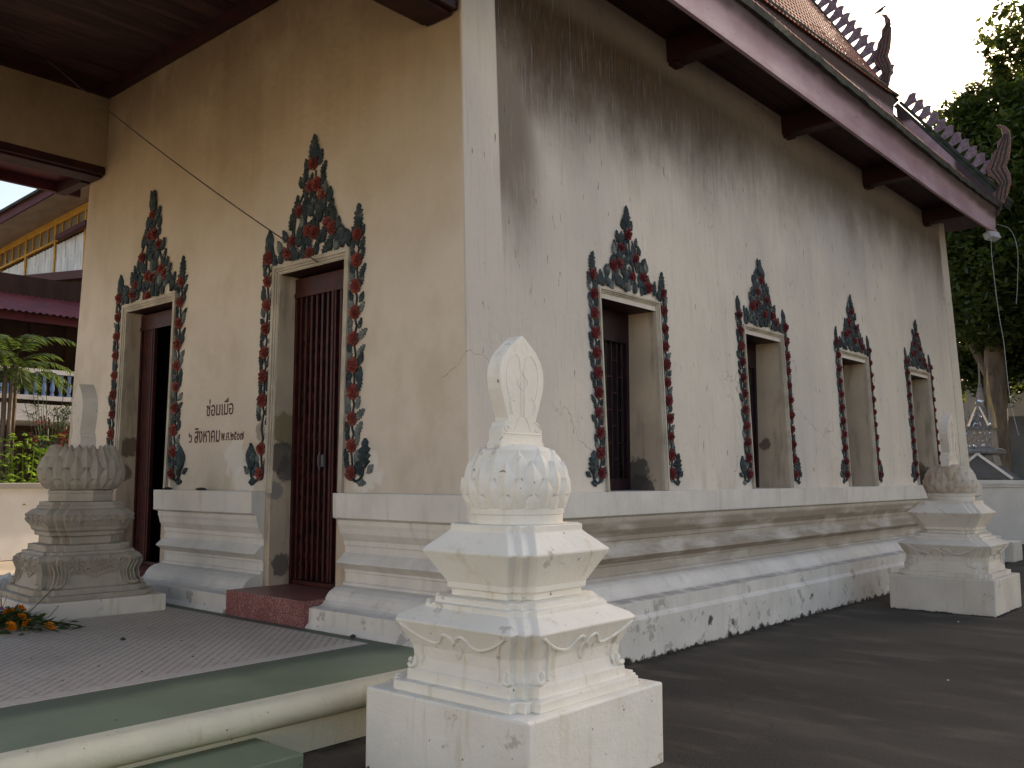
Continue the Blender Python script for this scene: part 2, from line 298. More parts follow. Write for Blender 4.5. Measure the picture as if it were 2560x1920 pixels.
# ------------------------------------------------------------------ mesh helpers
class MB:
    def __init__(s): s.v = []; s.f = []; s.mi = []; s.m = 0
    def vert(s, p): s.v.append(tuple(p)); return len(s.v) - 1
    def face(s, ids): s.f.append(tuple(ids)); s.mi.append(s.m)
    def poly(s, pts): s.face([s.vert(p) for p in pts])
    def box(s, a, b):
        x0, y0, z0 = a; x1, y1, z1 = b
        if x0 > x1: x0, x1 = x1, x0
        if y0 > y1: y0, y1 = y1, y0
        if z0 > z1: z0, z1 = z1, z0
        i = [s.vert(p) for p in ((x0, y0, z0), (x1, y0, z0), (x1, y1, z0), (x0, y1, z0), (x0, y0, z1), (x1, y0, z1), (x1, y1, z1), (x0, y1, z1))]
        for q in ((0, 3, 2, 1), (4, 5, 6, 7), (0, 1, 5, 4), (1, 2, 6, 5), (2, 3, 7, 6), (3, 0, 4, 7)): s.face([i[k] for k in q])
    def obox(s, c, ax, ay, az):      # oriented box: centre + half vectors
        c = Vector(c); ax, ay, az = Vector(ax), Vector(ay), Vector(az)
        i = [s.vert(c + ax * a + ay * b + az * d) for d in (-1, 1) for a, b in ((-1, -1), (1, -1), (1, 1), (-1, 1))]
        for q in ((0, 3, 2, 1), (4, 5, 6, 7), (0, 1, 5, 4), (1, 2, 6, 5), (2, 3, 7, 6), (3, 0, 4, 7)): s.face([i[k] for k in q])
    def bar(s, p, q, w, h=None):
        p, q = Vector(p), Vector(q); d = (q - p); L = d.length; d.normalize(); h = h or w
        up = Vector((0, 0, 1)) if abs(d.z) < .95 else Vector((0, 1, 0))
        a = d.cross(up).normalized(); b = a.cross(d)
        s.obox((p + q) / 2, d * L / 2, a * w / 2, b * h / 2)
    def loft(s, rings, cap0=True, cap1=True, closed=True):
        idx = [[s.vert(p) for p in r] for r in rings]; n = len(rings[0])
        for k in range(len(idx) - 1):
            for j in range(n if closed else n - 1):
                a, b = idx[k][j], idx[k][(j + 1) % n]; c, d = idx[k + 1][(j + 1) % n], idx[k + 1][j]
                s.face((a, b, c, d))
        if cap0: s.face(idx[0][::-1])
        if cap1: s.face(idx[-1])
    def tube(s, pts, r, n=6, taper=None, cap=True):
        pts = [Vector(p) for p in pts]; rings = []; prev = None
        for i, p in enumerate(pts):
            d = (pts[min(i + 1, len(pts) - 1)] - pts[max(i - 1, 0)])
            if d.length < 1e-9: d = Vector((0, 0, 1))
            d.normalize()
            if prev is None:
                ref = Vector((0, 0, 1)) if abs(d.z) < .9 else Vector((0, 1, 0)); a = d.cross(ref).normalized()
            else: a = (prev - d * prev.dot(d)).normalized()
            prev = a; b = d.cross(a); rr = r(i / (len(pts) - 1)) if callable(r) else r
            rings.append([p + (a * cos(2 * pi * k / n) + b * sin(2 * pi * k / n)) * rr for k in range(n)])
        s.loft(rings, cap, cap)
    def lathe(s, c, prof, n=24, cap=True):
        s.loft([[(c[0] + r * cos(2 * pi * k / n), c[1] + r * sin(2 * pi * k / n), c[2] + z) for k in range(n)] for r, z in prof], cap, cap)
    def prism(s, pts, ext):     # flat polygon pts (3D) extruded by ext
        ext = Vector(ext); n = len(pts); a = [s.vert(p) for p in pts]; b = [s.vert(Vector(p) + ext) for p in pts]
        s.face(a[::-1]); s.face(b)
        for k in range(n): s.face((a[k], a[(k + 1) % n], b[(k + 1) % n], b[k]))
    def mesh(s, name, mats, smooth=False):
        me = bpy.data.meshes.new(name); me.from_pydata([tuple(p) for p in s.v], [], s.f); me.update()
        for m in (mats if isinstance(mats, (list, tuple)) else [mats]): me.materials.append(m)
        if any(s.mi): me.polygons.foreach_set('material_index', s.mi)
        if smooth:
            me.polygons.foreach_set('use_smooth', [True] * len(me.polygons))
            try: me.set_sharp_from_angle(angle=radians(smooth if smooth is not True else 45))
            except Exception: pass
        bm = bmesh.new(); bm.from_mesh(me); bmesh.ops.recalc_face_normals(bm, faces=bm.faces); bm.to_mesh(me); bm.free()
        return me

def link(o, parent=None): COL.objects.link(o); o.parent = parent; return o
def obj(name, mb, mats, parent=None, smooth=False, bevel=0, stuff=False):
    me = mb if isinstance(mb, bpy.types.Mesh) else mb.mesh(name, mats, smooth)
    o = bpy.data.objects.new(name, me); link(o, parent)
    if bevel:
        b = o.modifiers.new('b', 'BEVEL'); b.width = bevel; b.segments = 2; b.limit_method = 'ANGLE'; b.angle_limit = radians(35)
    if stuff: o['kind'] = 'stuff'
    return o
def inst(name, me, parent, mat=None):
    o = bpy.data.objects.new(name, me); link(o, parent)
    if mat is not None: o.matrix_local = mat
    return o
def empty(name, loc, label, cat, group=None, rz=0):
    o = bpy.data.objects.new(name, None); o.empty_display_size = .2; COL.objects.link(o); o.location = loc; o.rotation_euler[2] = rz
    return tag(o, label, cat, group)
def tag(o, label, cat, group=None):
    o['label'] = label; o['category'] = cat
    if group: o['group'] = group
    return o
def struct(name, mb, mats, **k): o = obj(name, mb, mats, None, **k); o['kind'] = 'structure'; return o

# ================================================================== SETTING
m = MB()
g = [-400, -60, -30, -12.4, -4.0, 9, 60, 400]
m.poly([(-500, -500, -.012), (500, -500, -.012), (500, 500, -.012), (-500, 500, -.012)])
struct('ground', m, M['concrete'])
m = MB(); m.box((-12.45, -4.5, -.02), (40, 30, 0)); struct('asphalt_yard', m, M['asphalt'])

# terrace slab (green painted), rolled curb, step
m = MB(); m.box((-12.45, -5, 0.001), (-4.44, 4.595, .331)); struct('terrace', m, M['terrace'])
m = MB(); prof = [(-4.44, .001), (-4.44, .17), (-4.40, .185), (-4.385, .19)]
ring = [(-4.44, .335)] + [(-4.385 + .072 * cos(a), .262 + .074 * sin(a)) for a in [radians(100 - k * 190 / 12) for k in range(13)]] + [(-4.425, .168), (-4.425, .001), (-4.47, .001), (-4.47, .335)]
ys = [-5 + i * (9.59 / 80) for i in range(81)]
m.loft([[(x + .004 * mnoise.noise(Vector((y * 3, k_ * .4, 0))) * (1 if k_ < 14 else 0), y, z + (.004 * mnoise.noise(Vector((y * 4, k_ * .5, 5))) if k_ < 14 else 0)) for k_, (x, z) in enumerate(ring)] for i, y in enumerate(ys)])
struct('terrace_kerb', m, M['curb'], smooth=40)
m = MB(); m.box((-4.424, -5, .001), (-3.99, 2.94, .15)); o = struct('terrace_step', m, M['terrace'], bevel=.008)
# curb strip of green against building is the slab itself; tiles laid as separate objects on a grout bed
m = MB(); m.box((-12.3, -2.3, .331), (-5.33, 4.47, .334)); struct('tile_bed', m, M['grout'])
tiles = bpy.data.objects['tile_bed']
T = .16
tm = MB(); tm.box((-T / 2 + .002, -T / 2 + .002, -.002), (T / 2 - .002, T / 2 - .002, .003)); tme = tm.mesh('floor_tile', M['tile'])
cells = []
nx = int(6.97 / T); ny = int(6.76 / T)
for i in range(nx):
    for j in range(ny):
        x = -5.33 - T / 2 - i * T; y = 4.47 - T / 2 - j * T
        d = sqrt(x * x + y * y)
        vis = (x * -.66 + y * .751) > 2 and y > 1.4
        cells.append((0 if vis else 1, d, x, y))
cells.sort()
rest = MB()
for k, (h, d, x, y) in enumerate(cells):
    dz = random.uniform(-.0006, .0006)
    if k < 300:
        inst('floor_tile', tme, tiles, Matrix.Translation((x, y, .3355 + dz)))
    else: rest.box((x - T / 2 + .002, y - T / 2 + .002, .3335), (x + T / 2 - .002, y + T / 2 - .002, .3385 + dz))
obj('floor_tiles_far', rest, M['tile'], tiles, stuff=True)

# ================================================================== THE TEMPLE HALL
hall = empty('temple_hall', (-8.36, 11.6, 0), 'large plastered temple hall with rose-framed doors and windows and red eaves', 'temple')
HX, HY = -8.36, 11.6
def part(name, mb, mats, **k):
    o = obj(name, mb, mats, hall, **k); o.location = (8.36, -11.6, 0); return o   # built in world numbers under the hall's base
def sub(name, mb, mats, parent, **k): return obj(name, mb, mats, parent, **k)

def XW(z): return -4.84 - .043 * (z - 1.4)
def YW(z): return 5.02 + .015 * (z - 1.4)
ZT = 6.7
WIN = [6.79 + 2.83 * i for i in range(4)]; WW = 1.06; WZ = 3.20     # openings y+.04..y+WW-.06
D2 = (-7.40, -6.41); D1 = (-10.49, -9.42); DZ = 3.48
def wall(name, mapf, us, zs, holes, mat):
    m = MB()
    us = sorted(set(us)); zs = sorted(set(zs))
    for a, b in zip(us, us[1:]):
        for c, d in zip(zs, zs[1:]):
            if any(h[0] <= a + 1e-6 and h[1] >= b - 1e-6 and h[2] <= c + 1e-6 and h[3] >= d - 1e-6 for h in holes): continue
            m.poly([mapf(a, c, 0), mapf(b, c, 0), mapf(b, d, 0), mapf(a, d, 0)])
    return part(name, m, mat)
def front(u, z, dep): return (u, YW(z) + dep, z)
def side(u, z, dep): return (XW(z) - dep, u, z)
fh = [(D2[0], D2[1], .5, DZ), (D1[0], D1[1], .5, DZ)]
XL = lambda z: -11.88 + .043 * (z - 1.4)
us = [-11.6, -5.1, *D1, *D2]
m = MB()
# front wall: the two end columns follow the battered corners
def edge_u(u, z): return XW(z) if u == 'R' else XL(z) if u == 'L' else u
cols = ['L', -11.3, D1[0], D1[1], D2[0], D2[1], -5.2, 'R']; zs = [1.40, 1.41, 2.4, DZ, 5.0, ZT]
for a, b in zip(cols, cols[1:]):
    for c, d in zip(zs, zs[1:]):
        if (a, b) in ((D1[0], D1[1]), (D2[0], D2[1])) and c >= .5 and d <= DZ: continue
        m.poly([(edge_u(a, c), YW(c), c), (edge_u(b, c), YW(c), c), (edge_u(b, d), YW(d), d), (edge_u(a, d), YW(d), d)])
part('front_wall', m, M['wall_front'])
m = MB(); ucols = ['F'] + sum([[y + .04, y + WW - .06] for y in WIN], []) + ['B']; zs = [1.40, 1.41, 2.4, WZ, 5.0, ZT]
def ey(u, z): return YW(z) if u == 'F' else 18.23 - .043 * (z - 1.4) if u == 'B' else u
for k, (a, b) in enumerate(zip(ucols, ucols[1:])):
    for c, d in zip(zs, zs[1:]):
        if k % 2 == 1 and c >= 1.41 and d <= WZ: continue
        m.poly([(XW(c), ey(a, c), c), (XW(c), ey(b, c), c), (XW(d), ey(b, d), d), (XW(d), ey(a, d), d)])
part('side_wall', m, M['wall_side'])
m = MB(); z0, z1 = .4, ZT
m.poly([(XW(z0), 18.27, z0), (XL(z0), 18.27, z0), (XL(z1), 18.0, z1), (XW(z1), 18.0, z1)])
m.poly([(XL(z0), 18.27, z0), (XL(z0), YW(z0), z0), (XL(z1), YW(z1), z1), (XL(z1), 18.0, z1)])
part('rear_wall', m, M['wall_side'])
for (xa_, xb_) in ((-7.488, -7.401), (-6.409, -6.282), (-10.568, -10.491), (-9.419, -9.332)):
    m = MB(); m.box((xa_, 5.008, .5), (xb_, 5.30, 1.399)); part('door_jamb', m, M['reveal'])
# pilaster strips on the side wall, 10 mm proud
for (y0, y1) in ((5.0, 5.48), (17.68, 18.2)):
    m = MB(); a, b = 1.42, 6.3
    P = [(XW(a) + .012, max(y0, 0) + (YW(a) - 5.02 if y0 < 6 else 0) + .012, a), (XW(a) + .012, y1 - (.043 * (a - 1.4) if y0 > 6 else 0), a), (XW(b) + .012, y1 - (.043 * (b - 1.4) - .03 if y0 > 6 else 0), b), (XW(b) + .012, y0 + (YW(b) - 5.02 if y0 < 6 else 0) + .012, b)]
    m.prism(P, (-.02, 0, 0)); part('pilaster', m, M['wall_side'])
# plinth: profile (inset from the base face, z)
PR = [(0, 0), (0, .338), (.022, .362), (.034, .372), (.036, .488), (.128, .495), (.15, .50), (.175, .513), (.20, .54), (.225, .58), (.255, .608), (.305, .632), (.386, .644), (.386, .663), (.41, .674), (.41, .745), (.40, .756), (.40, .772), (.385, .785), (.309, .833), (.309, .838), (.383, .901), (.404, .913), (.404, .971), (.391, .975), (.391, 1.015), (.378, 1.03), (.345, 1.075), (.335, 1.12), (.322, 1.15), (.322, 1.188), (.267, 1.209), (.262, 1.413), (.45, 1.415)]
def plinth(name, paths):
    m = MB(); m.loft([[pf(d, z) for d, z in PR] for pf in paths], False, False, closed=False)
    for e in (0, -1):
        pts = [paths[e](d, z) for d, z in PR] + [paths[e](.45, 0.0)]
        if name: m.face([m.vert(p) for p in (pts if e else pts[::-1])])
    return part('plinth', m, M['plinth'], bevel=.004)
def P(*f): return f
plinth(1, [lambda d, z: (-6.28, 4.6 + d, z), lambda d, z: (-5.4, 4.6 + d, z), lambda d, z: (-4.44 - d, 4.6 + d, z), lambda d, z: (-4.44 - d, 9, z), lambda d, z: (-4.44 - d, 14, z), lambda d, z: (-4.44 - d, 18.65 - d, z), lambda d, z: (-12.3 + d, 18.65 - d, z), lambda d, z: (-12.3 + d, 4.6 + d, z), lambda d, z: (-10.57, 4.6 + d, z)])
plinth(1, [lambda d, z: (-9.33, 4.6 + d, z), lambda d, z: (-7.49, 4.6 + d, z)])

# door and window reveals
def reveal(a, b, z0, z1, mapf, dep, top=True):
    m = MB()
    for (u, v) in ((a, a), (b, b)): m.poly([mapf(u, z0, 0), mapf(u, z0, dep), mapf(u, z1, dep), mapf(u, z1, 0)])
    m.m = 1; m.poly([mapf(a, z1, 0), mapf(b, z1, 0), mapf(b, z1, dep), mapf(a, z1, dep)])
    return m
SETS = []
def roserel(n=5):
    """a carved rose about 1 unit across lying in the XZ plane, facing -Y"""
    m = MB()
    for r0, r1, k, h, ph in ((.16, .5, 6, .10, 0), (.10, .36, 5, .20, .5), (.02, .22, 4, .30, .2)):
        for j in range(k):
            a = 2 * pi * (j + ph) / k; w = pi / k * .98
            pts = []
            for t_, rr, hh in ((-w, r1 * .72, h * .75), (-w * .75, r1 * .96, h * .95), (0, r1 * 1.0, h * 1.25), (w * .75, r1 * .96, h * .95), (w, r1 * .72, h * .75)):
                pts.append((rr * cos(a + t_), -hh, rr * sin(a + t_)))
            c = m.vert((r0 * cos(a), -h * .55, r0 * sin(a))); ids = [m.vert(p) for p in pts]
            low = [m.vert((p[0] * .93, 0.02, p[2] * .93)) for p in pts]
            for q in range(4): m.face((c, ids[q], ids[q + 1])); m.face((ids[q], low[q], low[q + 1], ids[q + 1]))
    m.lathe((0, 0, 0), [(.07, 0), (.08, .01)], 6)
    return m
def leafrel(kind=0):
    """an acanthus leaf 1 unit long in XZ, tip up +Z, facing -Y, with a raised rib and lobes"""
    m = MB()
    prof = [(0, .06), (.12, .19), (.22, .32), (.29, .17), (.42, .34), (.50, .18), (.64, .31), (.73, .13), (.86, .17), (1.0, .02)] if kind == 0 else [(0, .07), (.15, .20), (.35, .32), (.55, .34), (.72, .25), (.88, .12), (1.0, .01)]
    L = []; R = []; Cc = []; LB = []; RB = []
    for i, (z, w) in enumerate(prof):
        bend = .10 * z * z * (1 if kind == 0 else -1); th = .10 * (1 - .5 * z)
        L.append(m.vert((-w + bend, -th * .55, z))); R.append(m.vert((w + bend, -th * .55, z))); Cc.append(m.vert((bend, -th * 1.5, z)))
        LB.append(m.vert((-w * .9 + bend, .02, z))); RB.append(m.vert((w * .9 + bend, .02, z)))
    for i in range(len(prof) - 1):
        m.face((L[i], Cc[i], Cc[i + 1], L[i + 1])); m.face((Cc[i], R[i], R[i + 1], Cc[i + 1]))
        m.face((LB[i], L[i], L[i + 1], LB[i + 1])); m.face((R[i], RB[i], RB[i + 1], R[i + 1]))
    return m
roseF = roserel().mesh('rose', M['rose'], 60); roseS = roserel().mesh('rose', M['rose_s'], 60)
leafM = [leafrel(0).mesh('leaf', M['leaf']), leafrel(1).mesh('leaf', M['leaf'])]; leafM2 = [leafrel(0).mesh('leaf', M['leaf2']), leafrel(1).mesh('leaf', M['leaf2'])]
LEAFCOUNT = [0]
def smooth2(p, n=4):
    out = []
    for i in range(len(p) - 1):
        p0 = p[max(i - 1, 0)]; p1 = p[i]; p2 = p[i + 1]; p3 = p[min(i + 2, len(p) - 1)]
        for k in range(n):
            t_ = k / n; out.append(tuple(.5 * ((2 * b) + (-a + c) * t_ + (2 * a - 5 * b + 4 * c - d) * t_ * t_ + (-a + 3 * b - 3 * c + d) * t_ ** 3) for a, b, c, d in zip(p0, p1, p2, p3)))
    out.append(p[-1]); return out

def ornament(parent, toW, a, b, z0, z1, apex, spike, roses_ped, rose_d, step, sw, wing, scale, singles, rosemesh, seed, gaps=()):
    """toW(u,z,out) -> world; a,b outer frame edges; z0 foot, z1 frame top; singles: each leaf its own object"""
    rnd = random.Random(seed)
    joined = [MB(), MB()]
    def basis(u, z, ang, s, out):
        o = Vector(toW(u, z, out)); e1 = (Vector(toW(u + .01, z, out)) - o).normalized(); e3 = (Vector(toW(u, z + .01, out)) - o).normalized()
        nrm = (Vector(toW(u, z, out + .01)) - o).normalized()
        ux = e1 * cos(ang) + e3 * sin(ang); uz = -e1 * sin(ang) + e3 * cos(ang)
        return Matrix(((ux.x * s, -nrm.x * s, uz.x * s, o.x), (ux.y * s, -nrm.y * s, uz.y * s, o.y), (ux.z * s, -nrm.z * s, uz.z * s, o.z), (0, 0, 0, 1)))
    def put_leaf(u, z, ang, s, out=.004, old=False):
        k = 0 if rnd.random() < .65 else 1; me = (leafM2 if old else leafM)[k]; mt = basis(u, z, ang, s, out)
        if singles: inst('leaf', me, parent, mt); LEAFCOUNT[0] += 1
        else:
            J = joined[1 if old else 0]; off = len(J.v)
            for v in me.vertices: J.v.append(tuple(mt @ v.co))
            for p in me.polygons: J.f.append(tuple(i + off for i in p.vertices)); J.mi.append(0)
    def put_rose(u, z, d): inst('rose', rosemesh, parent, basis(u, z, rnd.uniform(0, 6), d * rnd.uniform(.92, 1.1), .012))
    # side garlands
    for sgn, edge, key in ((-1, a, 'L'), (1, b, 'R')):
        cu = edge + sgn * sw / 2
        n = int((z1 + .14 * scale - z0) / step); stem = []
        for k in range(n + 1):
            z = z1 + .10 * scale - k * step
            if any(g_[0] == key and g_[1] < z < g_[2] for g_ in gaps): continue
            put_rose(cu + rnd.uniform(-.008, .008), z, rose_d)
            if k < n:
                for q, (dz, du, an) in enumerate(((.30, -.3, .5), (.42, .3, -.45), (.62, -.28, .35), (.8, .28, -.5))):
                    put_leaf(cu + du * sw, z - dz * step - step * .22, an + rnd.uniform(-.35, .35), step * rnd.uniform(.42, .62), old=(key == 'R' and rnd.random() < .35) or rnd.random() < .12)
        for k in range(25):
            z = z0 + .05 + (z1 - z0) * k / 24; stem.append(toW(cu + .02 * sin(z * 2 * pi / step), z, .008))
        ms = MB(); ms.tube(stem, .010 * scale, 5); sub('vine_stem', ms, M['leaf'], parent)
        # corner spike above frame
        for q, (dz, s, an) in enumerate(((.10, .20, 0), (.17, .20, .1 * sgn), (.06, .15, .6 * sgn), (.06, .13, -.7), (.0, .13, .7))):
            put_leaf(cu + sgn * .005 * q, z1 + dz * scale + .01, an, s * scale * 1.0)
        # foot wing
        if wing:
            wu = edge + sgn * sw * .9
            q_ = [(edge + sgn * sw * f_, z0 + g_ * scale) for f_, g_ in ((.45, .10), (.6, .03), (.95, -.01), (1.35, .03), (1.5, .10))]
            ms = MB(); ms.tube([toW(u_, z_, .012) for u_, z_ in smooth2(q_)], lambda q: .016 * scale * (1 - .3 * q), 5); sub('vine_stem', ms, M['leaf'], parent)
            for f_, g_, an, s in ((1.5, .10, .06 * sgn, .22), (1.25, .04, .5 * sgn, .11), (1.75, .06, -.9 * sgn, .09), (1.0, -.02, -1.5 * sgn, .10), (.65, .0, .9 * sgn, .09)):
                put_leaf(edge + sgn * sw * f_, z0 + g_ * scale, an, s * scale * 1.15, old=(rnd.random() < .25))
    # pediment of leaves
    mid = (a + b) / 2; H = apex - z1; W = (b - a) / 2
    def halfw(t_):  # t_ 0..1 height
        P_ = [(0, 1.0), (.06, .98), (.10, .80), (.18, .66), (.30, .56), (.42, .46), (.55, .36), (.68, .26), (.80, .16), (.90, .07), (1.0, .02)]
        for (t0, w0), (t1, w1) in zip(P_, P_[1:]):
            if t_ <= t1: return W * (w0 + (w1 - w0) * (t_ - t0) / (t1 - t0))
        return 0
    rows = 12
    for r in range(rows):
        t_ = r / rows; z = z1 + .01 + H * t_; hw = halfw(t_); cnt = max(1, int(round(hw * 2 / (.092 * scale))))
        for q in range(cnt):
            u = mid + (0 if cnt == 1 else (-hw + .04 * scale + (2 * hw - .08 * scale) * q / (cnt - 1))) + rnd.uniform(-.012, .012)
            if rnd.random() < .16: continue
            lean = -(u - mid) / max(W, .01) * .35 + rnd.uniform(-.45, .45)
            put_leaf(u, z + rnd.uniform(-.02, .02), lean, scale * rnd.uniform(.12, .17), out=.004 + .014 * rnd.random(), old=rnd.random() < .1)
    for dz, s in ((-.20, .22), (-.12, .17)): put_leaf(mid, apex + dz * scale, 0, s * scale, .02)
    for (fu, ft) in roses_ped: put_rose(mid + fu * W, z1 + ft * H, rose_d * 1.02)
    for fk in (-.55, -.2, .15, .5):
        pts = [toW(mid + fk * W * (1 - .75 * t_ * t_) + .02 * sin(t_ * 7), z1 + .02 + H * .75 * t_ * (1 - .3 * abs(fk)), .01) for t_ in [i / 12 for i in range(13)]]
        ms = MB(); ms.tube(pts, lambda q: .016 * scale * (1 - .5 * q), 5); sub('vine_stem', ms, M['leaf'], parent)
    if not singles:
        for J, mm in zip(joined, (M['leaf'], M['leaf2'])):
            if J.v: sub('leaf_cluster', J, mm, parent, stuff=True)

def frame_mesh(toW, a, b, z0, z1, w):
    """stepped plaster architrave"""
    m = MB()
    for (i0, i1, o) in ((0, .45, .032), (.45, .72, .020), (.72, 1.0, .010)):
        A, B = a + w * i0, a + w * i1
        def bx(u0, u1, za, zb):
            ps = [toW(u0, za, o), toW(u1, za, o), toW(u1, zb, o), toW(u0, zb, o)]; qs = [toW(u0, za, -.03), toW(u1, za, -.03), toW(u1, zb, -.03), toW(u0, zb, -.03)]
            i = [m.vert(p) for p in ps + qs]
            for f_ in ((0, 1, 2, 3), (7, 6, 5, 4), (0, 4, 5, 1), (1, 5, 6, 2), (2, 6, 7, 3), (3, 7, 4, 0)): m.face([i[k] for k in f_])
        zt0, zt1 = z1 - w * i1, z1 - w * i0
        bx(A, B, z0, zt1); bx(b - w * i1, b - w * i0, z0, zt1); bx(B, b - w * i1, zt0, zt1)
    return m

fW = lambda u, z, o: (u, YW(z) - o, z)
sW = lambda u, z, o: (XW(z) + o, u, z)
# ---- doors
PD = [(0, .80), (-.05, .60), (.10, .61), (.27, .50), (-.32, .42), (-.06, .22), (.10, .20), (.42, .25), (.55, .20), (-.50, .17), (-.60, .08), (-.02, .03)]
def slatgate(door, x0, x1, zb, zt, positions, wide, y=5.25, lock=None):
    m = MB(); m.box((x0 - .09, y - .02, zt), (x1 + .09, y + .05, zt + .16)); m.box((x0 - .09, y - .02, zb - .07), (x0 - .01, y + .06, zt)); m.box((x1 + .01, y - .02, zb - .07), (x1 + .09, y + .06, zt)); m.box((x0, y - .012, zb - .05), (x1, y + .05, zb - .012))
    m.box((x0 - .05, y - .03, zt - .03), (x1 + .05, y - .021, zt + .02))
    g = part('folding_gate', m, M['gate'], bevel=.003)
    sm = MB(); sm.box((-.014, -.012, zb), (.014, -.006, zt)); sm.box((-.014, -.006, zb), (-.010, .014, zt)); sm.box((.010, -.006, zb), (.014, .014, zt)); me = sm.mesh('gate_slat', M['gate'])
    for x in positions: inst('gate_slat', me, g, Matrix.Translation((x, y, 0)))
    for x in wide:
        w = MB(); w.box((x - .035, y - .024, zb), (x + .035, y + .02, zt)); w.box((x - .008, y - .034, zb), (x + .008, y - .0245, zt)); sub('gate_post', w, M['gate'], g, bevel=.003)
    # scissor lattice between neighbours
    allx = sorted(list(positions) + list(wide)); lat = MB()
    zz = zb + .28
    while zz < zt - .2:
        for p, q in zip(allx, allx[1:]):
            if q - p < .03: continue
            lat.bar((p, y + .018, zz - .13), (q, y + .018, zz + .13), .004, .014); lat.bar((p, y + .024, zz + .13), (q, y + .024, zz - .13), .004, .014)
        zz += .37
    if lat.v: sub('gate_lattice', lat, M['lattice'], g)
    if lock:
        l = MB(); lx, lz = lock; l.box((lx - .018, y - .055, lz + .02), (lx + .022, y - .036, lz + .13)); l.tube([(lx - .015, y - .066, lz), (lx - .015, y - .085, lz + .04), (lx - .015, y - .085, lz + .12), (lx - .015, y - .066, lz + .15)], .008); sub('gate_lock', l, M['darkgray'], g)
    return g
def door(a, b, oa, ob, gaps, seed, singles):
    m = reveal(a, b, .5, DZ, front, .36); part('door_reveal', m, [M['reveal'], M['red']])
    fr = part('door_surround', frame_mesh(fW, oa, ob, 1.418, DZ + .09, .085), M['frame'], bevel=.003)
    return fr
d2 = door(D2[0], D2[1], -7.49, -6.33, (), 3, True)
ornament(d2, fW, -7.50, -6.32, 1.52, 3.57, 4.70, .36, PD, .135, .232, .17, True, 1.0, True, roseF, 11, gaps=(('L', 1.86, 2.05),))
d1 = door(D1[0], D1[1], -10.57, -9.33, (), 4, True)
ornament(d1, fW, -10.59, -9.32, 1.52, 3.57, 4.80, .36, PD, .13, .232, .17, True, 1.03, False, roseF, 12)
slatgate(d2, -7.36, -6.44, .60, 3.30, [-7.31 + .083 * k for k in range(6)] + [-6.70, -6.62, -6.54], [-6.79], lock=(-6.88, 1.62))
slatgate(d1, -10.45, -9.46, .60, 3.30, [-10.41 + .035 * k for k in range(6)], [-10.18], lock=None)
# red terrazzo thresholds filling the gaps in the plinth
for x0, x1 in ((-7.42, -6.27), (-10.5, -9.4)):
    m = MB(); m.box((x0, 4.585, .32), (x1, 5.6, .545)); part('threshold', m, M['terrazzo'], bevel=.006)
# ---- windows
WP = [(.02, .72), (-.22, .52), (.22, .44), (-.48, .28), (-.30, .33), (.08, .20), (.45, .22), (.62, .12)]
for i, y in enumerate(WIN):
    m = reveal(y + .04, y + WW - .06, 1.41, WZ, side, .50); part('window_reveal', m, [M['reveal'], M['red']])
    m = MB(); a0, a1 = y + .04, y + WW - .06
    m.poly([side(a0, 1.413, 0), side(a1, 1.413, 0), side(a1, 1.413, .5), side(a0, 1.413, .5)]); part('window_sill', m, M['plinth'])
    fr = part('window_surround', frame_mesh(sW, y, y + WW - .02, 1.418, WZ + .10, .05), M['frame'], bevel=.003)
    single = i == 0
    ornament(fr, sW, y - .01, y + WW, 1.50, WZ + .12, 4.12, .26, WP, .118, .182, .125, True, .80, single, roseS, 30 + i, gaps=(('L', 1.3, 1.55),) if i in (0, 2, 3) else ())
    # iron grille and dark red shutter leaf inside
    xg = -5.27
    m = MB(); m.box((xg - .03, a0, 1.42), (xg + .02, a0 + .05, WZ)); m.box((xg - .03, a1 - .05, 1.42), (xg + .02, a1, WZ)); m.box((xg - .03, a0 + .05, WZ - .30), (xg + .02, a1 - .05, WZ)); m.box((xg - .03, a0 + .05, 1.42), (xg + .02, a1 - .05, 1.53))
    gr = part('window_grille', m, M['window_dark'])
    nb = 9; bar = MB(); bar.box((-.006, -.006, 1.53), (.006, .006, WZ - .3)); bme = bar.mesh('grille_bar', M['lampgrey'] if False else M['cable'])
    for k in range(nb): inst('grille_bar', bme, gr, Matrix.Translation((xg, a0 + .1 + (a1 - a0 - .2) * k / (nb - 1), 0)))
    cbm = MB(); w_ = (a1 - a0 - .2) / (nb - 1); cbm.box((-.004, 0, 0), (.006, w_, .010)); cme = cbm.mesh('grille_crossbar', M['maroon'])
    for k in range(nb - 1):
        ya = a0 + .1 + (a1 - a0 - .2) * k / (nb - 1); yb = a0 + .1 + (a1 - a0 - .2) * (k + 1) / (nb - 1); zz = 1.72 + (.16 if k % 2 else 0)
        while zz < WZ - .35: inst('grille_crossbar', cme, gr, Matrix.Translation((xg, ya, zz))); zz += .33
    m = MB(); m.box((xg - .10, a0 + .02, 1.42), (xg - .07, a0 + (a1 - a0) * .48, WZ)); m.box((xg - .10, a0 + (a1 - a0) * .52, 1.42), (xg - .07, a1 - .02, WZ)); part('window_shutter', m, M['window_dark'])
# dark inside box
m = MB(); m.box((-11.3, 5.6, .3), (-5.55, 17.8, 6.6)); 
# closed near-black box set behind the openings; its colour stands in for unlit rooms
part('interior', m, M['black'])

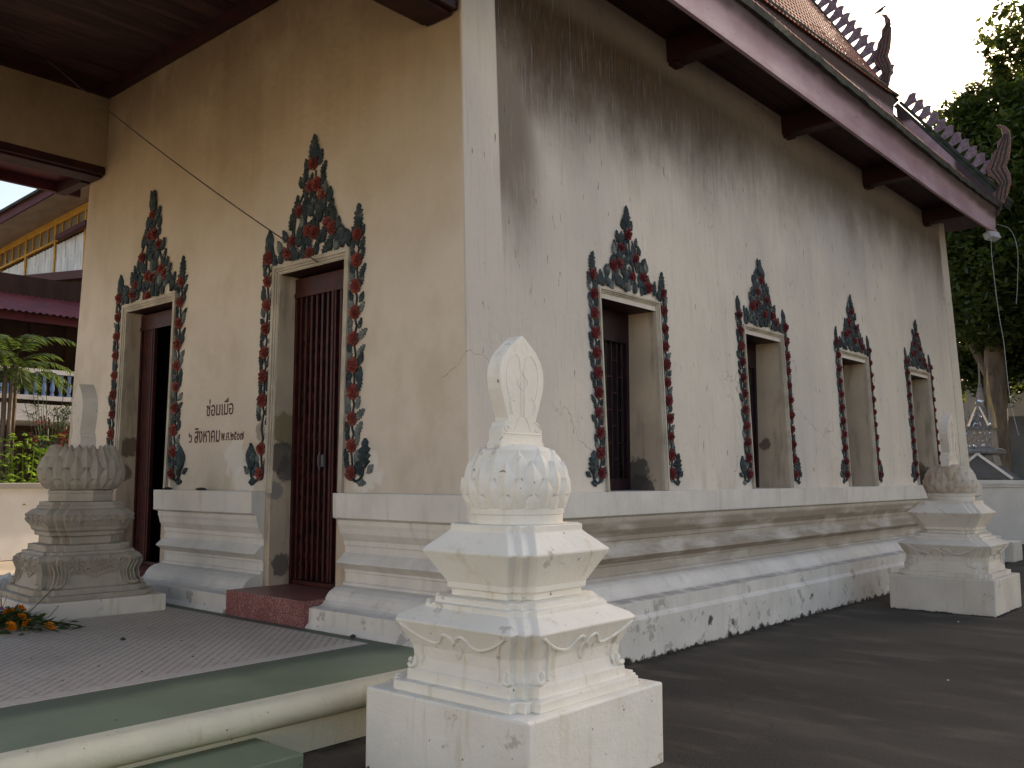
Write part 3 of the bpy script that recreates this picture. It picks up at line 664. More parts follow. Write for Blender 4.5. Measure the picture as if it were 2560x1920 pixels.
# ---- porch ceiling, beams
cl = MB(); cl.box((-11.28, -3.9, 6.455), (-5.44, 5.06, 6.5)); ceil = part('porch_ceiling', cl, M['ceil'])
n = 38; bw = (11.28 - 5.44) / n
bmb = MB(); bmb.box((-bw / 2 + .003, -3.9, -.008), (bw / 2 - .003, 5.05, .0)); bme = bmb.mesh('ceiling_board', M['ceil'])
for k in range(n): inst('ceiling_board', bme, ceil, Matrix.Translation((-11.28 + bw * (k + .5), 0, 6.454 - random.uniform(0, .002))))
m = MB(); m.box((-11.28, 4.98, 6.33), (-5.44, 5.085, 6.447)); m.box((-11.28, -3.9, 6.33), (-11.2, 4.98, 6.447)); m.box((-5.52, -3.9, 6.33), (-5.44, 4.98, 6.447)); part('ceiling_cornice', m, M['red'])
for x0, x1 in ((-11.66, -11.28), (-5.44, -5.05)):
    m = MB(); m.box((x0, -3.95, 5.43), (x1, 5.08, 6.6)); b_ = part('porch_beam', m, M['wall_front'])
    m = MB(); m.box((x0 - .01, -3.97, 5.33), (x1 + .01, 5.065, 5.43)); m.box((x0 + .05, -3.97, 5.30), (x1 - .05, 5.06, 5.33)); sub('beam_trim', m, M['red'], b_, bevel=.006)
m = MB(); m.box((-11.66, -4.35, 5.43), (-5.05, -3.95, 6.6)); part('porch_beam', m, M['wall_front'])
for x in (-11.47, -5.25):
    m = MB(); m.box((x - .2, -4.35, .33), (x + .2, -3.95, 5.43)); m.box((x - .28, -4.43, .33), (x + .28, -3.87, .7)); m.box((x - .26, -4.41, 5.2), (x + .26, -3.89, 5.35)); part('porch_column', m, M['wall_front'], bevel=.01)
# porch side eaves
for s in (-1, 1):
    x0 = -8.36 + s * 3.31; x1 = -8.36 + s * 4.05
    m = MB(); m.box((x0, -4.6, 5.44), (x1, 4.95 if s > 0 else 5.2, 5.47)); m.box((x1 - .03, -4.6, 5.31), (x1 + .03, 4.95 if s > 0 else 5.25, 5.62)); part('porch_eave', m, M['maroon'] if s < 0 else M['red'])
    if s < 0:
        for yy in (5.0, 3.6, 2.2): m = MB(); m.bar((x0, yy, 5.36), (x1, yy, 5.36), .12, .14); part('eave_bracket', m, M['red'])
m = MB()
for s in (-1, 1):
    m.poly([(-8.36 + s * 4.1, -4.7, 5.6), (-8.36 + s * 4.1, 4.9, 5.6), (-8.36, 4.9, 10.6), (-8.36, -4.7, 10.6)])
part('porch_roof', m, M['rtile'])
m = MB(); m.poly([(-8.36 - 3.9, -4.5, 5.65), (-8.36 + 3.9, -4.5, 5.65), (-8.36, -4.5, 10.5)]); part('porch_gable', m, M['red'])

# ---- main eaves (right side): soffit boards, brackets, fascia, roof
m = MB(); m.box((-5.2, 4.9, 6.285), (-4.33, 18.72, 6.30)); sof = part('eave_soffit', m, M['red'])
for k in range(5):
    b_ = MB(); x0 = -5.1 + k * .155; b_.box((x0 + .003, 4.9, 6.268), (x0 + .152, 18.70, 6.284)); sub('soffit_board', b_, M['red'], sof)
for k in range(5):
    y = 5.45 + 2.83 * k + (.0 if k else .02); m = MB()
    m.box((-5.06, y, 6.02), (-4.345, y + .21, 6.267)); m.box((-5.06, y + .03, 5.985), (-4.93, y + .18, 6.02)); part('eave_bracket', m, M['red'] if k else M['red'], bevel=.006)
fp = [(-4.345, 6.02), (-4.30, 6.02), (-4.30, 6.085), (-4.315, 6.09), (-4.32, 6.12), (-4.31, 6.30), (-4.285, 6.36), (-4.255, 6.42), (-4.25, 6.47), (-4.345, 6.47)]
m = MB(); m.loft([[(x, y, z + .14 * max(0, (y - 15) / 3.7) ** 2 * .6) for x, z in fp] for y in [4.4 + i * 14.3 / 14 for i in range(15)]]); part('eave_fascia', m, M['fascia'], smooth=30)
gp = [(-4.36, 6.472), (-4.20, 6.47), (-4.19, 6.55), (-4.30, 6.62), (-4.38, 6.62)]
m = MB(); m.loft([[(x + .008 * sin(i * 5.1), y, z + .01 * sin(i * 3.3) + .14 * max(0, (y - 15) / 3.7) ** 2 * .6) for x, z in gp] for i, y in enumerate([4.3 + i * 14.5 / 60 for i in range(61)])]); part('roof_edge', m, M['gutter'])
LOW = ((-4.24, 6.58), (-5.86, 8.38)); UPP = ((-5.74, 8.90), (-8.36, 12.95))
def zU(y): return -.06 * (17.9 - max(12, min(17.9, y)))
def roof_surface(name, line, y0, y1, mat, tiles=True, mirror=False):
    (xa, za), (xb, zb) = line; L = sqrt((xb - xa) ** 2 + (zb - za) ** 2); dx, dz = (xb - xa) / L, (zb - za) / L; nx_, nz_ = -dz * -1, -dx
    nx_, nz_ = dz, -dx
    m = MB(); m.obox(((xa + xb) / 2 - nx_ * (.34 if name == 'upper_roof' else .06), (y0 + y1) / 2, (za + zb) / 2 - nz_ * (.34 if name == 'upper_roof' else .06)), (dx * L / 2, 0, dz * L / 2), (0, (y1 - y0) / 2, 0), (nx_ * .04, 0, nz_ * .04))
    r = part(name, m, M['gutter'])
    tm_ = MB(); w = .135; row = .19; nr = int(L / row); nc = int((y1 - y0 - .3) / w)
    for i in range(nr):
        for j in range(nc):
            y = y0 + .05 + (j + .5 * (i % 2)) * w; s0 = i * row
            pts = [(s0 - .06, y + w * .5, .02), (s0 - .02, y + w * .1, .02), (s0 - .02, y + w * .9, .02), (s0 + row, y + w * .9, .0), (s0 + row, y + w * .1, .0)]
            zo = (zU(y) * (1 - s0 / L) if name == 'upper_roof' else 0)
            q = [(xa + dx * s + nx_ * h, yy, za + dz * s + nz_ * h + zo) for s, yy, h in pts]
            ids = [tm_.vert(p) for p in q]; c = tm_.vert((xa + dx * (s0 + .05) + nx_ * .036, y + w * .5, za + dz * (s0 + .05) + nz_ * .036 + zo))
            for a, b in ((0, 2), (2, 3), (3, 4), (4, 1), (1, 0)): tm_.face((ids[a], ids[b], c))
            lo = [tm_.vert((p[0] - nx_ * .02, p[1], p[2] - nz_ * .02)) for p in (q[1], q[0], q[2])]
            tm_.face((ids[1], ids[0], lo[1], lo[0])); tm_.face((ids[0], ids[2], lo[2], lo[1]))
    sub('roof_tiles', tm_, mat, r, stuff=True)
    return r
roof_surface('lower_roof', LOW, 4.4, 18.75, M['rtile'])
roof_surface('upper_roof', UPP, 4.4, 17.85, M['rtile'])
m = MB()
for (xa, za), (xb, zb) in ((LOW), (UPP)):
    m.poly([(-16.72 - xa, 4.4, za), (-16.72 - xa, 18.7, za), (-16.72 - xb, 18.7, zb), (-16.72 - xb, 4.4, zb)])
part('far_roof_slope', m, M['rtile'])
up = [(-5.90, 8.42), (-5.80, 8.42), (-5.80, 8.50), (-5.82, 8.52), (-5.81, 8.78), (-5.77, 8.86), (-5.77, 8.93), (-5.90, 8.93)]
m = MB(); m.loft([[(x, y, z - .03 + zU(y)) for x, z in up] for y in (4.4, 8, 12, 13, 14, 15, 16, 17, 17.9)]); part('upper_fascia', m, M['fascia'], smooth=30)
gp2 = [(-5.9, 8.932), (-5.71, 8.93), (-5.70, 8.97), (-5.78, 9.03), (-5.9, 9.03)]
m = MB(); m.loft([[(x + .006 * sin(i * 4.3), y, z - .03 + zU(y)) for x, z in gp2] for i, y in enumerate([4.3 + i * 13.6 / 50 for i in range(51)])]); part('roof_edge', m, M['gutter'])
# gable end walls under the roof
for y in (4.5, 17.95):
    m = MB(); m.prism([(-12.3, y, 6.5), (-4.4, y, 6.5), (-5.9, y, 8.7), (-8.36, y, 12.8), (-10.8, y, 8.7)], (0, .12, 0)); part('gable_wall', m, M['red'])
# barge boards with flame teeth at the far gable
def barge(line, y, n, h, name='barge_board'):
    (xa, za), (xb, zb) = line; L = sqrt((xb - xa) ** 2 + (zb - za) ** 2); d = Vector((xb - xa, 0, zb - za)) / L; nr = Vector((-d.z, 0, d.x)); 
    if nr.z < 0: nr = -nr
    m = MB(); c = Vector(((xa + xb) / 2, y, (za + zb) / 2)) + nr * .05
    m.obox(c, d * (L / 2 + .08), (0, .05, 0), nr * .05)
    m.obox(c + nr * .09, d * (L / 2 + .06), (0, .045, 0), nr * .03)
    b = part(name, m, M['gutter'], bevel=.01)
    tm_ = MB(); s = L / n
    shp = [(.20, 0), (.72, 0), (.78, .28), (.94, .55), (1.0, .70), (.90, .90), (.72, 1.02), (.56, 1.08), (.50, .96), (.34, .84), (.06, .74), (-.02, .60), (.12, .30)]
    P_ = [Vector((0, -.02, 0)) + d * (u * s) + nr * (v * h) for u, v in shp]
    tm_.prism(P_, (0, .022, 0)); me = tm_.mesh('barge_tooth', M['tooth'])
    for k in range(2 if name == 'barge_board' and n < 16 else 0, n):
        o = Vector((xa, y, za)) + d * (s * (k + .15)) + nr * .165
        inst('barge_tooth', me, b, Matrix.Translation(o))
    return b
barge(((-4.16, 6.60), (-6.02, 8.98)), 18.72, 14, .27)
m = MB(); m.prism([(-4.25, 18.60, 6.42), (-4.15, 18.60, 6.62), (-6.0, 18.60, 9.02), (-5.95, 18.60, 8.25)], (0, .06, 0)); part('verge_filler', m, M['fascia'])
barge(((-6.12, 9.16), (-8.36, 12.80)), 17.92, 19, .33)
m = MB(); m.obox((-6.0, 17.92, 9.05), (.17, 0, -.25), (0, .07, 0), (.10, 0, .07)); part('barge_foot', m, M['gutter'])
hang = [(985, 1450), (1018, 1440), (1035, 1410), (1025, 1370), (990, 1335), (972, 1275), (1002, 1235), (1012, 1190), (1040, 1155), (1045, 1110), (1070, 1085), (1066, 1040), (1040, 1003), (1082, 1018), (1108, 1060), (1113, 1120), (1106, 1190), (1098, 1245), (1080, 1290), (1098, 1340), (1102, 1400), (1085, 1460), (1062, 1530), (1020, 1530)]
def finial(x, y, z, s, kx=.0033):
    m = MB(); pts = [Vector((x + (a - 1040) * kx * s, y, z + (1530 - b) * .00292 * s)) for a, b in hang]
    m.prism(pts, (0, .05, 0)); f = part('roof_finial', m, M['mosaic'], bevel=.015)
    r = MB()
    for off in (-.25, 0.0, .25):
        pl = []
        for b_, xl, xr in ((1500, 1000, 1085), (1440, 1010, 1092), (1390, 1035, 1100), (1340, 1005, 1095), (1290, 980, 1080), (1240, 1000, 1098), (1190, 1015, 1106), (1130, 1045, 1112), (1080, 1072, 1110)):
            cx = (xl + xr) / 2 + off * (xr - xl); pl.append((x + (cx - 1040) * kx * s, y - .008, z + (1530 - b_) * .00292 * s))
        r.tube(pl, .012, 5)
    sub('finial_rib', r, M['gutter'], f)
    return f
finial(-4.20, 18.62, 6.62, 1.0); finial(-5.97, 17.82, 9.02, 1.06, .0026)

# ---- painted lettering on the front wall
import os
def text(body, x, z, size, xs=1.0, sp=1.0, parent=None):
    cu = bpy.data.curves.new('lettering', 'FONT'); cu.body = body; cu.size = size; cu.space_character = sp; cu.extrude = .0008; cu.offset = .0011
    to = bpy.data.objects.new('tmp', cu); COL.objects.link(to)
    dg = bpy.context.evaluated_depsgraph_get(); me = bpy.data.meshes.new_from_object(to.evaluated_get(dg)); bpy.data.objects.remove(to)
    me.materials.clear(); me.materials.append(M['ink'])
    R = Matrix.Rotation(radians(90), 4, 'X'); me.transform(Matrix.Diagonal((xs, 1, 1, 1))); me.transform(R)
    o = bpy.data.objects.new('lettering', me); link(o, parent); o.location = (x + 8.36, YW(z) - .002 - 11.6, z) if parent is hall else (x, YW(z), z)
    print('TEXT', body.encode('unicode_escape')[:20], [round(v, 3) for v in o.dimensions], len(me.vertices))
    return o
text('ซ่อมเมื่อ', -8.62, 2.17, .20, .8, parent=hall)
text('๖', -8.945, 1.905, .17, .85, parent=hall)
text('สิงหาคม', -8.83, 1.90, .215, .70, parent=hall)
text('พ.ศ.๒๕๐๗', -8.315, 1.912, .135, .72, parent=hall)

# ================================================================== BOUNDARY MARKERS
def plan(a, d):
    q = [(a, -(a - d)), (a, a - d), (a - d / 2, a - d), (a - d / 2, a - d / 2), (a - d, a - d / 2), (a - d, a)] if d else [(a, -a), (a, a)]
    out = []
    for r in range(4):
        for (x, y) in (q[1:] if d else q[1:]):
            c, s = [(1, 0), (0, 1), (-1, 0), (0, -1)][r]; out.append((x * c - y * s, x * s + y * c))
        if d:
            c, s = [(1, 0), (0, 1), (-1, 0), (0, -1)][r]; x, y = (-(a - d), a); out.append((x * c - y * s, x * s + y * c)) if False else None
    if d:
        out = []
        for r in range(4):
            c, s = [(1, 0), (0, 1), (-1, 0), (0, -1)][r]
            for (x, y) in ((a, a - d), (a - d / 2, a - d), (a - d / 2, a - d / 2), (a - d, a - d / 2), (a - d, a)): out.append((x * c - y * s, x * s + y * c))
    return out
def stack(prof, d):
    m = MB(); m.loft([[(x, y, z) for x, y in plan(a, d)] for a, z in prof]); return m
def petal_mesh(rz, zb, zt, dth, lift, ridge, mat):
    m = MB(); nu, nv = 7, 8; G = []
    for j in range(nv):
        v = j / (nv - 1); z = zb + (zt - zb) * v
        w = dth / 2 * (1.0 if v < .5 else max(0, 1 - (v - .5) / .5) * .985 + .015)
        row = []
        for i in range(nu):
            u = -1 + 2 * i / (nu - 1); th = u * w
            r = rz(z) + lift * (1 - .25 * v) + ridge * (1 - abs(u)) * (1 - .25 * v) - (.010 if abs(u) > .99 else 0)
            row.append(m.vert((r * cos(th), r * sin(th), z)))
        G.append(row)
    for j in range(nv - 1):
        for i in range(nu - 1): m.face((G[j][i], G[j][i + 1], G[j + 1][i + 1], G[j + 1][i]))
    back = [m.vert((rz(zb) - .03, 0, (zb + zt) / 2))][0]
    rim = G[0][::-1] + [G[j][0] for j in range(1, nv)] + G[-1][1:] + [G[j][-1] for j in range(nv - 2, 0, -1)]
    for a, b in zip(rim, rim[1:] + rim[:1]): m.face((a, b, back))
    return m.mesh('petal', mat, 25)
def relief_tube(m, face, prof_out, pts, r):
    """pts in (u,z) on a face 0..3; prof_out(z)=distance from axis"""
    c, s = [(1, 0), (0, 1), (-1, 0), (0, -1)][face]
    P3 = []
    for u, z in pts:
        a = prof_out(z); x, y = a + .002, u * (a - .1)
        P3.append((x * c - y * s, x * s + y * c, z))
    m.tube(P3, r, 6)
def smoothpts(p, n=4):
    out = []
    for i in range(len(p) - 1):
        p0 = p[max(i - 1, 0)]; p1 = p[i]; p2 = p[i + 1]; p3 = p[min(i + 2, len(p) - 1)]
        for k in range(n):
            t_ = k / n; out.append(tuple(.5 * ((2 * b) + (-a + c) * t_ + (2 * a - 5 * b + 4 * c - d) * t_ * t_ + (-a + 3 * b - 3 * c + d) * t_ ** 3) for a, b, c, d in zip(p0, p1, p2, p3)))
    out.append(p[-1]); return out
def lin(tab):
    def f(z):
        if z <= tab[0][0]: return tab[0][1]
        for (z0, r0), (z1, r1) in zip(tab, tab[1:]):
            if z <= z1: return r0 + (r1 - r0) * (z - z0) / (z1 - z0)
        return tab[-1][1]
    return f
def leafstone(parent, z0, zt, mat, thick, broad, face_axis, detail=True, xoff=0):
    """slab with pointed leaf outline; face_axis 'x': broad faces look +-x"""
    H = zt - z0
    tab = [(0, .178), (.055, .178), (.075, .165), (.17, .165), (.19, .150), (.235, .140), (.245, .116), (.27, .116), (.32, .128), (.42, .152), (.52, .172), (.62, .180), (.70, .176), (.78, .156), (.86, .118), (.93, .066), (.975, .028), (1.0, .004)]
    k = broad / .178; L = [(w * k, z0 + v * H) for v, w in tab]; out = [(-w, z) for w, z in L] + [(w, z) for w, z in reversed(L)]
    m = MB()
    if face_axis == 'x': m.prism([(-thick / 2, y, z) for y, z in out], (thick, 0, 0))
    else: m.prism([(x, -thick / 2, z) for x, z in out], (0, thick, 0))
    o = sub('leaf_stone', m, mat, parent, bevel=.006)
    if detail:
        r = MB(); X = thick / 2 + .0005
        def line(pts, rr=.0028):
            q = smoothpts([(u, z0 + v * H) for u, v in pts])
            for sg in (1, -1): r.tube([((sg * X, u, z) if face_axis == 'x' else (u, sg * X, z)) for u, z in q], rr, 5)
        for sg in (-1, 1):
            line([(sg * .085, .30), (sg * .10, .40), (sg * .125, .52), (sg * .135, .64), (sg * .115, .76), (sg * .07, .83), (sg * .028, .80), (sg * .02, .7)])
            line([(sg * .012, .70), (sg * .014, .5), (sg * .012, .28)])
            line([(sg * .10, .245), (sg * .135, .22), (sg * .15, .185), (sg * .13, .155), (sg * .11, .175), (sg * .125, .20)], .004)
            line([(sg * .03, .28), (sg * .07, .16)]); line([(sg * .075, .46), (sg * .11, .40), (sg * .10, .30)])
        line([(0, .665), (.045, .59), (0, .52), (-.045, .59), (0, .665)]); line([(-.155, .135), (0, .135), (.155, .135)], .005)
        sub('carved_lines', r, mat, o)
    return o
def sema(name, loc, label, mats, base_a, base_h, zoff=0, detail=True, worn=False):
    ms, ml = mats
    t = empty(name, loc, label, 'boundary marker', 'white lotus boundary markers round the hall')
    m = MB(); m.box((-base_a, -base_a, 0), (base_a, base_a, base_h)); sub('base_block', m, ms, t, bevel=.012)
    z = lambda v: v + zoff
    sub('lower_tier', stack([(.516, base_h), (.516, z(.482)), (.466, z(.484)), (.464, z(.537)), (.452, z(.541)), (.447, z(.56)), (.438, z(.60)), (.445, z(.66)), (.512, z(.788)), (.513, z(.797)), (.398, z(.857)), (.398, z(.882)), (.362, z(.884)), (.362, z(.914)), (.300, z(.917))], .1), ms, t, bevel=.005)
    sub('upper_tier', stack([(.300, z(.9175)), (.300, z(.955)), (.317, z(.958)), (.318, z(.990)), (.410, z(1.150)), (.412, z(1.160)), (.305, z(1.262)), (.305, z(1.296)), (.24, z(1.297))], .1), ms, t, bevel=.005)
    # carved apron on the four faces of the lower tier
    r = MB(); pf = lin([(z(.541), .452), (z(.60), .438), (z(.66), .445), (z(.788), .512)])
    for f in range(4):
        relief_tube(r, f, pf, smoothpts([(-.93, z(.775)), (-.74, z(.722)), (-.48, z(.69)), (-.32, z(.70)), (-.19, z(.742)), (-.08, z(.738)), (0, z(.708)), (.08, z(.738)), (.19, z(.742)), (.32, z(.70)), (.48, z(.69)), (.74, z(.722)), (.93, z(.775))]), .009)
        relief_tube(r, f, pf, smoothpts([(-.02, z(.712)), (-.075, z(.685)), (-.05, z(.655)), (0, z(.628)), (.05, z(.655)), (.075, z(.685)), (.02, z(.712))]), .009)
        for s_ in (-1, 1):
            relief_tube(r, f, pf, smoothpts([(s_ * .83, z(.745)), (s_ * .80, z(.70)), (s_ * .79, z(.62)), (s_ * .80, z(.555))]), .009)
            relief_tube(r, f, pf, smoothpts([(s_ * .95, z(.60)), (s_ * .90, z(.565)), (s_ * .97, z(.548)), (s_ * 1.05, z(.56))]), .014)
    sub('carved_apron', r, ms, t, smooth=60)
    m = MB(); m.lathe((0, 0, 0), [(.24, z(1.296)), (.258, z(1.298)), (.260, z(1.345)), (.266, z(1.352)), (.268, z(1.378)), (.262, z(1.388))], 36); sub('collar', m, ms, t, smooth=35)
    rz = lin([(z(1.385), .22), (z(1.42), .24), (z(1.476), .262), (z(1.53), .265), (z(1.60), .255), (z(1.66), .225), (z(1.69), .20)])
    m = MB(); m.lathe((0, 0, 0), [(rz(z(v)), z(v)) for v in (1.386, 1.42, 1.476, 1.53, 1.60, 1.66)] + [(.215, z(1.69)), (.19, z(1.705)), (.12, z(1.725)), (.04, z(1.73))], 36)
    lot = sub('lotus_bud', m, ml, t, smooth=40)
    N = 12
    for zb, zt, ph, lift, ridge in ((1.54, 1.70, .5, .0, .024), (1.455, 1.635, 0, .014, .026), (1.386, 1.545, .5, .028, .024), (1.383, 1.46, 0, .044, .014)):
        me = petal_mesh(rz, z(zb), z(zt), 2 * pi / N * 1.0 * (.72 if zt < 1.5 else 1), lift, ridge, ml)
        for k in range(N): inst('petal', me, lot, Matrix.Rotation(2 * pi * (k + ph) / N, 4, 'Z'))
    leafstone(t, z(1.70), z(2.335), ms if not worn else ml, .098, .186, 'x', detail)
    return t
sema('boundary_marker', (-3.37, 3.87, 0), 'bright white painted lotus boundary marker standing nearest, at the hall corner beside the green step', (M['sema'], M['sema']), .572, .43)
sema('boundary_marker', (-3.39, 11.89, 0), 'weathered boundary marker with peeling brown lotus on the asphalt near the last side window', (M['sema_b'], M['lotus_worn']), .575, .40, zoff=-.03, worn=False)

# carved old marker on the terrace
t3 = empty('boundary_marker', (-8.64, 3.80, .335), 'grey-brown carved boundary marker with big pointed lotus on the terrace between the two doors', 'boundary marker', 'white lotus boundary markers round the hall', rz=radians(-4))
Z = lambda v: v - .335
m = MB(); m.box((-.585, -.585, 0), (.585, .585, Z(.49))); sub('base_block', m, M['sema_b'], t3, bevel=.014)
sub('lower_tier', stack([(.54, Z(.49)), (.545, Z(.535)), (.488, Z(.537)), (.484, Z(.582)), (.44, Z(.585)), (.435, Z(.61)), (.42, Z(.64)), (.405, Z(.69)), (.425, Z(.76)), (.445, Z(.82)), (.435, Z(.855)), (.40, Z(.872)), (.40, Z(.892)), (.363, Z(.895)), (.363, Z(.948)), (.295, Z(.952))], .12), M['sema_old'], t3, bevel=.006)
sub('upper_tier', stack([(.295, Z(.9525)), (.295, Z(1.022)), (.322, Z(1.026)), (.325, Z(1.06)), (.345, Z(1.075)), (.352, Z(1.105)), (.362, Z(1.12)), (.385, Z(1.17)), (.388, Z(1.215)), (.355, Z(1.25)), (.318, Z(1.268)), (.318, Z(1.29)), (.303, Z(1.293)), (.303, Z(1.325)), (.2, Z(1.327))], .12), M['sema_old'], t3, bevel=.005)
r = MB(); pf = lin([(Z(.60), .437), (Z(.64), .42), (Z(.69), .405), (Z(.76), .425), (Z(.82), .445), (Z(.855), .435)]); pf2 = lin([(Z(1.11), .355), (Z(1.17), .385), (Z(1.215), .388), (Z(1.24), .36)])
rnd = random.Random(5)
def curl(u, z, R, s, turns=1.4, ph=0):
    return [(u + s * R * (1 - t_ * .8) * cos(ph + t_ * turns * 2 * pi) / .33, z + R * (1 - t_ * .8) * sin(ph + t_ * turns * 2 * pi)) for t_ in [i / 14 for i in range(15)]]
for f in range(4):
    r = MB()
    for k in range(9):
        u = -.88 + 1.76 * k / 8; relief_tube(r, f, pf2, curl(u, Z(1.165) + (.012 if k % 2 else -.012), .030, -1 if k % 2 else 1, 1.3, k), .0065)
    for k in range(8):
        u = -.86 + 1.72 * k / 7; relief_tube(r, f, pf2, [(u - .06, Z(1.20)), (u, Z(1.215)), (u + .06, Z(1.195))], .006)
    for k in range(8):
        u = -.9 + 1.8 * k / 7; relief_tube(r, f, pf, curl(u, Z(.815) + (.012 if k % 2 else -.01), .034, -1 if k % 2 else 1, 1.4, k), .008)
    for k in range(7):
        u = -.62 + 1.24 * k / 6; d_ = .06 * (1 - (k - 3) ** 2 / 12); relief_tube(r, f, pf, curl(u, Z(.765) - d_ * .4, .028, -1 if k % 2 else 1, 1.3, k + 1), .007)
    relief_tube(r, f, pf, smoothpts([(-.72, Z(.62)), (-.70, Z(.70)), (-.62, Z(.735)), (-.35, Z(.715)), (-.15, Z(.69)), (0, Z(.672)), (.15, Z(.69)), (.35, Z(.715)), (.62, Z(.735)), (.70, Z(.70)), (.72, Z(.62))]), .011)
    for s_ in (-1, 1):
        for uu in (.80, .90, 1.0, 1.1): relief_tube(r, f, pf, [(s_ * uu, Z(.80)), (s_ * uu * .98, Z(.72)), (s_ * uu * .99, Z(.64)), (s_ * uu * 1.02, Z(.605))], .008)
        relief_tube(r, f, pf, [(s_ * .86, Z(.607)), (s_ * .98, Z(.600)), (s_ * 1.12, Z(.605))], .022)
    sub('carved_scrolls', r, M['sema_old'], t3, smooth=60, stuff=True)

m = MB(); m.lathe((0, 0, 0), [(.2, Z(1.327)), (.283, Z(1.33)), (.283, Z(1.40)), (.292, Z(1.405)), (.292, Z(1.425)), (.262, Z(1.44))], 8); sub('collar', m, M['sema_old'], t3)
rz3 = lin([(Z(1.438), .22), (Z(1.48), .27), (Z(1.53), .30), (Z(1.596), .312), (Z(1.66), .31), (Z(1.735), .285), (Z(1.80), .255), (Z(1.83), .245)])
m = MB(); m.lathe((0, 0, 0), [(rz3(Z(v)), Z(v)) for v in (1.438, 1.48, 1.53, 1.596, 1.66, 1.735, 1.79)] + [(.235, Z(1.80)), (.05, Z(1.802))], 36); lot = sub('lotus_bud', m, M['sema_old'], t3, smooth=40)
N = 13
for zb, zt, ph, lift, ridge in ((1.70, 1.842, 0, .0, .030), (1.63, 1.835, .5, .010, .040), (1.53, 1.735, 0, .022, .044), (1.44, 1.635, .5, .034, .042), (1.436, 1.54, 0, .050, .026)):
    me = petal_mesh(rz3, Z(zb), Z(zt), 2 * pi / N * 1.0, lift, ridge, M['sema_old'])
    for k in range(N): inst('petal', me, lot, Matrix.Rotation(2 * pi * (k + ph) / N, 4, 'Z'))
leafstone(t3, Z(1.80), Z(2.41), M['sema_b'], .14, .128, 'y', False)

# low block behind the second marker
m = MB(); m.box((-5.25, 18.75, 0), (-4.32, 19.4, .36)); tag(obj('concrete_block', m, M['sema_b'], bevel=.01), 'low white painted concrete block on the asphalt behind the far boundary marker', 'block')

# ================================================================== OFFERINGS on the terrace
rnd = random.Random(21)
b = empty('flower_offering', (-8.0, 3.0, .336), 'bundle of cut leaves and orange marigolds lying on the tiles before the carved marker', 'flowers')
lm = MB()
for k in range(480):
    a = rnd.uniform(0, 2 * pi); rr = abs(rnd.gauss(0, .20)); u = Vector((rr * cos(a) * 1.2, rr * sin(a) * .8, rnd.uniform(.01, .14) * max(.2, 1 - rr * 2)))
    d = Vector((cos(a) + rnd.uniform(-.8, .8), sin(a) + rnd.uniform(-.8, .8), rnd.uniform(-.1, .7))).normalized(); L = rnd.uniform(.05, .13); w = d.cross(Vector((rnd.uniform(-1, 1), rnd.uniform(-1, 1), 1))).normalized() * rnd.uniform(.008, .02)
    lm.poly([u, u + d * L * .5 + w, u + d * L + Vector((0, 0, -.01)), u + d * L * .5 - w])
sub('cut_leaves', lm, M['bouquet'], b, stuff=True)
sm = MB()
for k in range(14):
    a = radians(rnd.uniform(12, 48)); L = rnd.uniform(.3, .62); z0 = rnd.uniform(.01, .05)
    sm.tube([(.05, 0, z0 + .03), (.05 + cos(a) * L * .5, sin(a) * L * .5, z0 + .035), (.05 + cos(a) * L, sin(a) * L, z0)], .004, 4)
sm.tube([(.1, .05, .08), (.25, .12, .22), (.32, .2, .33)], .004, 4); sm.tube([(.2, .1, .05), (.38, .15, .12), (.42, .2, .2)], .003, 4)
sub('flower_stems', sm, M['bouquet'], b)
fm = MB()
for ring, (R_, k_, h_) in enumerate(((.034, 10, .004), (.027, 9, .013), (.017, 7, .021), (.008, 5, .026))):
    for j in range(k_):
        a = 2 * pi * (j + .5 * ring) / k_; w = pi / k_
        fm.poly([(0, 0, h_ - .003), (R_ * cos(a - w), R_ * sin(a - w), h_), (R_ * 1.15 * cos(a), R_ * 1.15 * sin(a), h_ + .006), (R_ * cos(a + w), R_ * sin(a + w), h_)])
fme = fm.mesh('marigold', M['orange'])
for p in ((-.08, -.12, .07), (.02, -.02, .13), (.18, -.06, .04), (-.2, -.06, .10), (.12, .04, .09), (.36, .16, .03), (-.28, -.14, .05), (.22, .05, .05), (-.02, .08, .14)):
    inst('marigold', fme, b, Matrix.Translation(p) @ Matrix.Rotation(rnd.uniform(-.8, .8), 4, 'X') @ Matrix.Rotation(rnd.uniform(-.8, .8), 4, 'Y') @ Matrix.Scale(1.35, 4))
b = empty('incense_bowl', (-8.40, 3.05, .336), 'blue and white porcelain bowl holding red incense sticks at the marker base', 'bowl')
m = MB(); m.lathe((0, 0, 0), [(.045, 0), (.05, .012), (.085, .05), (.105, .10), (.108, .115), (.098, .113), (.09, .09), (.02, .085)], 24); sub('bowl_body', m, M['bowl'], b, smooth=40)
sm = MB(); sm.tube([(0, 0, 0), (0, 0, .15)], .0025, 4); sme = sm.mesh('incense_stick', M['rose'])
for k in range(18): inst('incense_stick', sme, b, Matrix.Translation((rnd.uniform(-.05, .05), rnd.uniform(-.05, .05), .08)) @ Matrix.Rotation(rnd.uniform(-.5, .5), 4, 'X') @ Matrix.Rotation(rnd.uniform(-.5, .5), 4, 'Y'))
